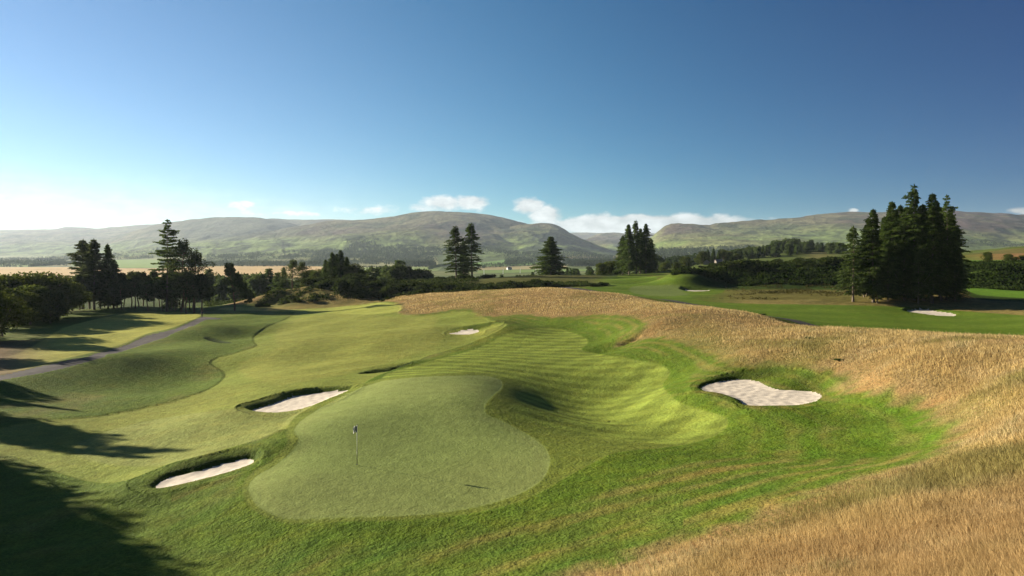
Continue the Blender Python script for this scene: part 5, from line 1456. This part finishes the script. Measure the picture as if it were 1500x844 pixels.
for px, py, rx, ry, am in BLOBS:
    a0 = math.atan((px-750)/F); e0 = math.atan((HZ-py)/F*math.cos(a0))
    ra = rx/F*math.cos(a0)**2*1.05; re = ry/F*math.cos(a0)*1.05
    da = mth(nt, 'DIVIDE', mth(nt, 'SUBTRACT', az, a0), ra); de = mth(nt, 'DIVIDE', mth(nt, 'SUBTRACT', elv, e0), re)
    g = mth(nt, 'MULTIPLY', mth(nt, 'EXPONENT', mth(nt, 'MULTIPLY', mth(nt, 'ADD', mth(nt, 'POWER', mth(nt, 'ABSOLUTE', da), 2.0), mth(nt, 'POWER', mth(nt, 'ABSOLUTE', de), 2.0)), -.7)), am)
    tot = g if tot is None else mth(nt, 'MAXIMUM', tot, g)
dens = mth(nt, 'ADD', mth(nt, 'MULTIPLY', tot, 1.0), mth(nt, 'MULTIPLY', mth(nt, 'SUBTRACT', n1, .5), 1.15))
mask = remap(nt, dens, .46, .76, 0, .9)
# thin streaks low on the left
st = mth(nt, 'MULTIPLY', mth(nt, 'EXPONENT', mth(nt, 'MULTIPLY', mth(nt, 'POWER', mth(nt, 'DIVIDE', mth(nt, 'SUBTRACT', elv, .050), .032), 2.0), -1.)), remap(nt, az, -.75, -.12, 1.0, .0))
st = mth(nt, 'MULTIPLY', st, remap(nt, n2, .30, .68, .25, .9))
mask = mth(nt, 'MINIMUM', mth(nt, 'MAXIMUM', mask, st), .95)
shade = remap(nt, n1, .35, .7, .72, 1.2)
# brighter towards the sun
cc = nd(nt, 'ShaderNodeVectorMath', {0: CLOUD}, operation='SCALE'); nt.links.new(mth(nt, 'MULTIPLY', shade, remap(nt, az, -.65, .6, 1.5, .8)), cc.inputs['Scale'])
# the deep blue away from the sun and overhead that a polarising filter gives
dt = nd(nt, 'ShaderNodeVectorMath', {1: tuple(SUN)}, operation='DOT_PRODUCT'); nt.links.new(tc.outputs['Generated'], dt.inputs[0])
tt = mth(nt, 'MULTIPLY', mth(nt, 'SUBTRACT', 1.0, dt.outputs['Value']), .5)
ep = mth(nt, 'MAXIMUM', elv, 0.0)
ch = []
for A_, k_, m_, cap in POL:
    ex_ = mth(nt, 'MULTIPLY', mth(nt, 'EXPONENT', mth(nt, 'ADD', mth(nt, 'MULTIPLY', tt, -k_), mth(nt, 'MULTIPLY', ep, -m_))), A_)
    ch.append(mth(nt, 'MULTIPLY', mth(nt, 'SUBTRACT', 1.0, mth(nt, 'EXPONENT', mth(nt, 'MULTIPLY', ex_, -1/cap))), cap))
pf = nd(nt, 'ShaderNodeCombineXYZ')
for i_ in range(3): nt.links.new(ch[i_], pf.inputs[i_])
hs = nd(nt, 'ShaderNodeVectorMath', operation='MULTIPLY'); nt.links.new(sky.outputs[0], hs.inputs[0]); nt.links.new(pf.outputs[0], hs.inputs[1])
mx = nd(nt, 'ShaderNodeMix', data_type='RGBA'); nt.links.new(mask, mx.inputs['Factor']); nt.links.new(hs.outputs[0], mx.inputs['A']); nt.links.new(cc.outputs[0], mx.inputs['B'])
bg = nd(nt, 'ShaderNodeBackground', {'Strength': SKY_STR}); nt.links.new(mx.outputs['Result'], bg.inputs['Color'])
nt.links.new(bg.outputs[0], out.inputs['Surface'])
w.cycles.sampling_method = 'AUTOMATIC'

# ------------------------------------------------------------------ air
if HAZE > 0:
    import bmesh
    bm = bmesh.new(); bmesh.ops.create_cube(bm, size=1.0)
    ztop = float(P3[:,2].max())+4; zbot = float(P3[:,2].min())-1
    for v in bm.verts:
        v.co.x *= 52000; v.co.y *= 52000; v.co.z = ztop if v.co.z > 0 else zbot
    me = bpy.data.meshes.new('haze'); bm.to_mesh(me); bm.free()
    hz, nt, out = new_mat('valley_air')
    pv = nd(nt, 'ShaderNodeVolumePrincipled', {'Color': (.74, .87, 1.0, 1), 'Density': HAZE, 'Anisotropy': HAZE_G})
    nt.links.new(pv.outputs[0], out.inputs['Volume'])
    me.materials.append(hz)
    ho = link('haze', me); ho['kind'] = 'stuff'
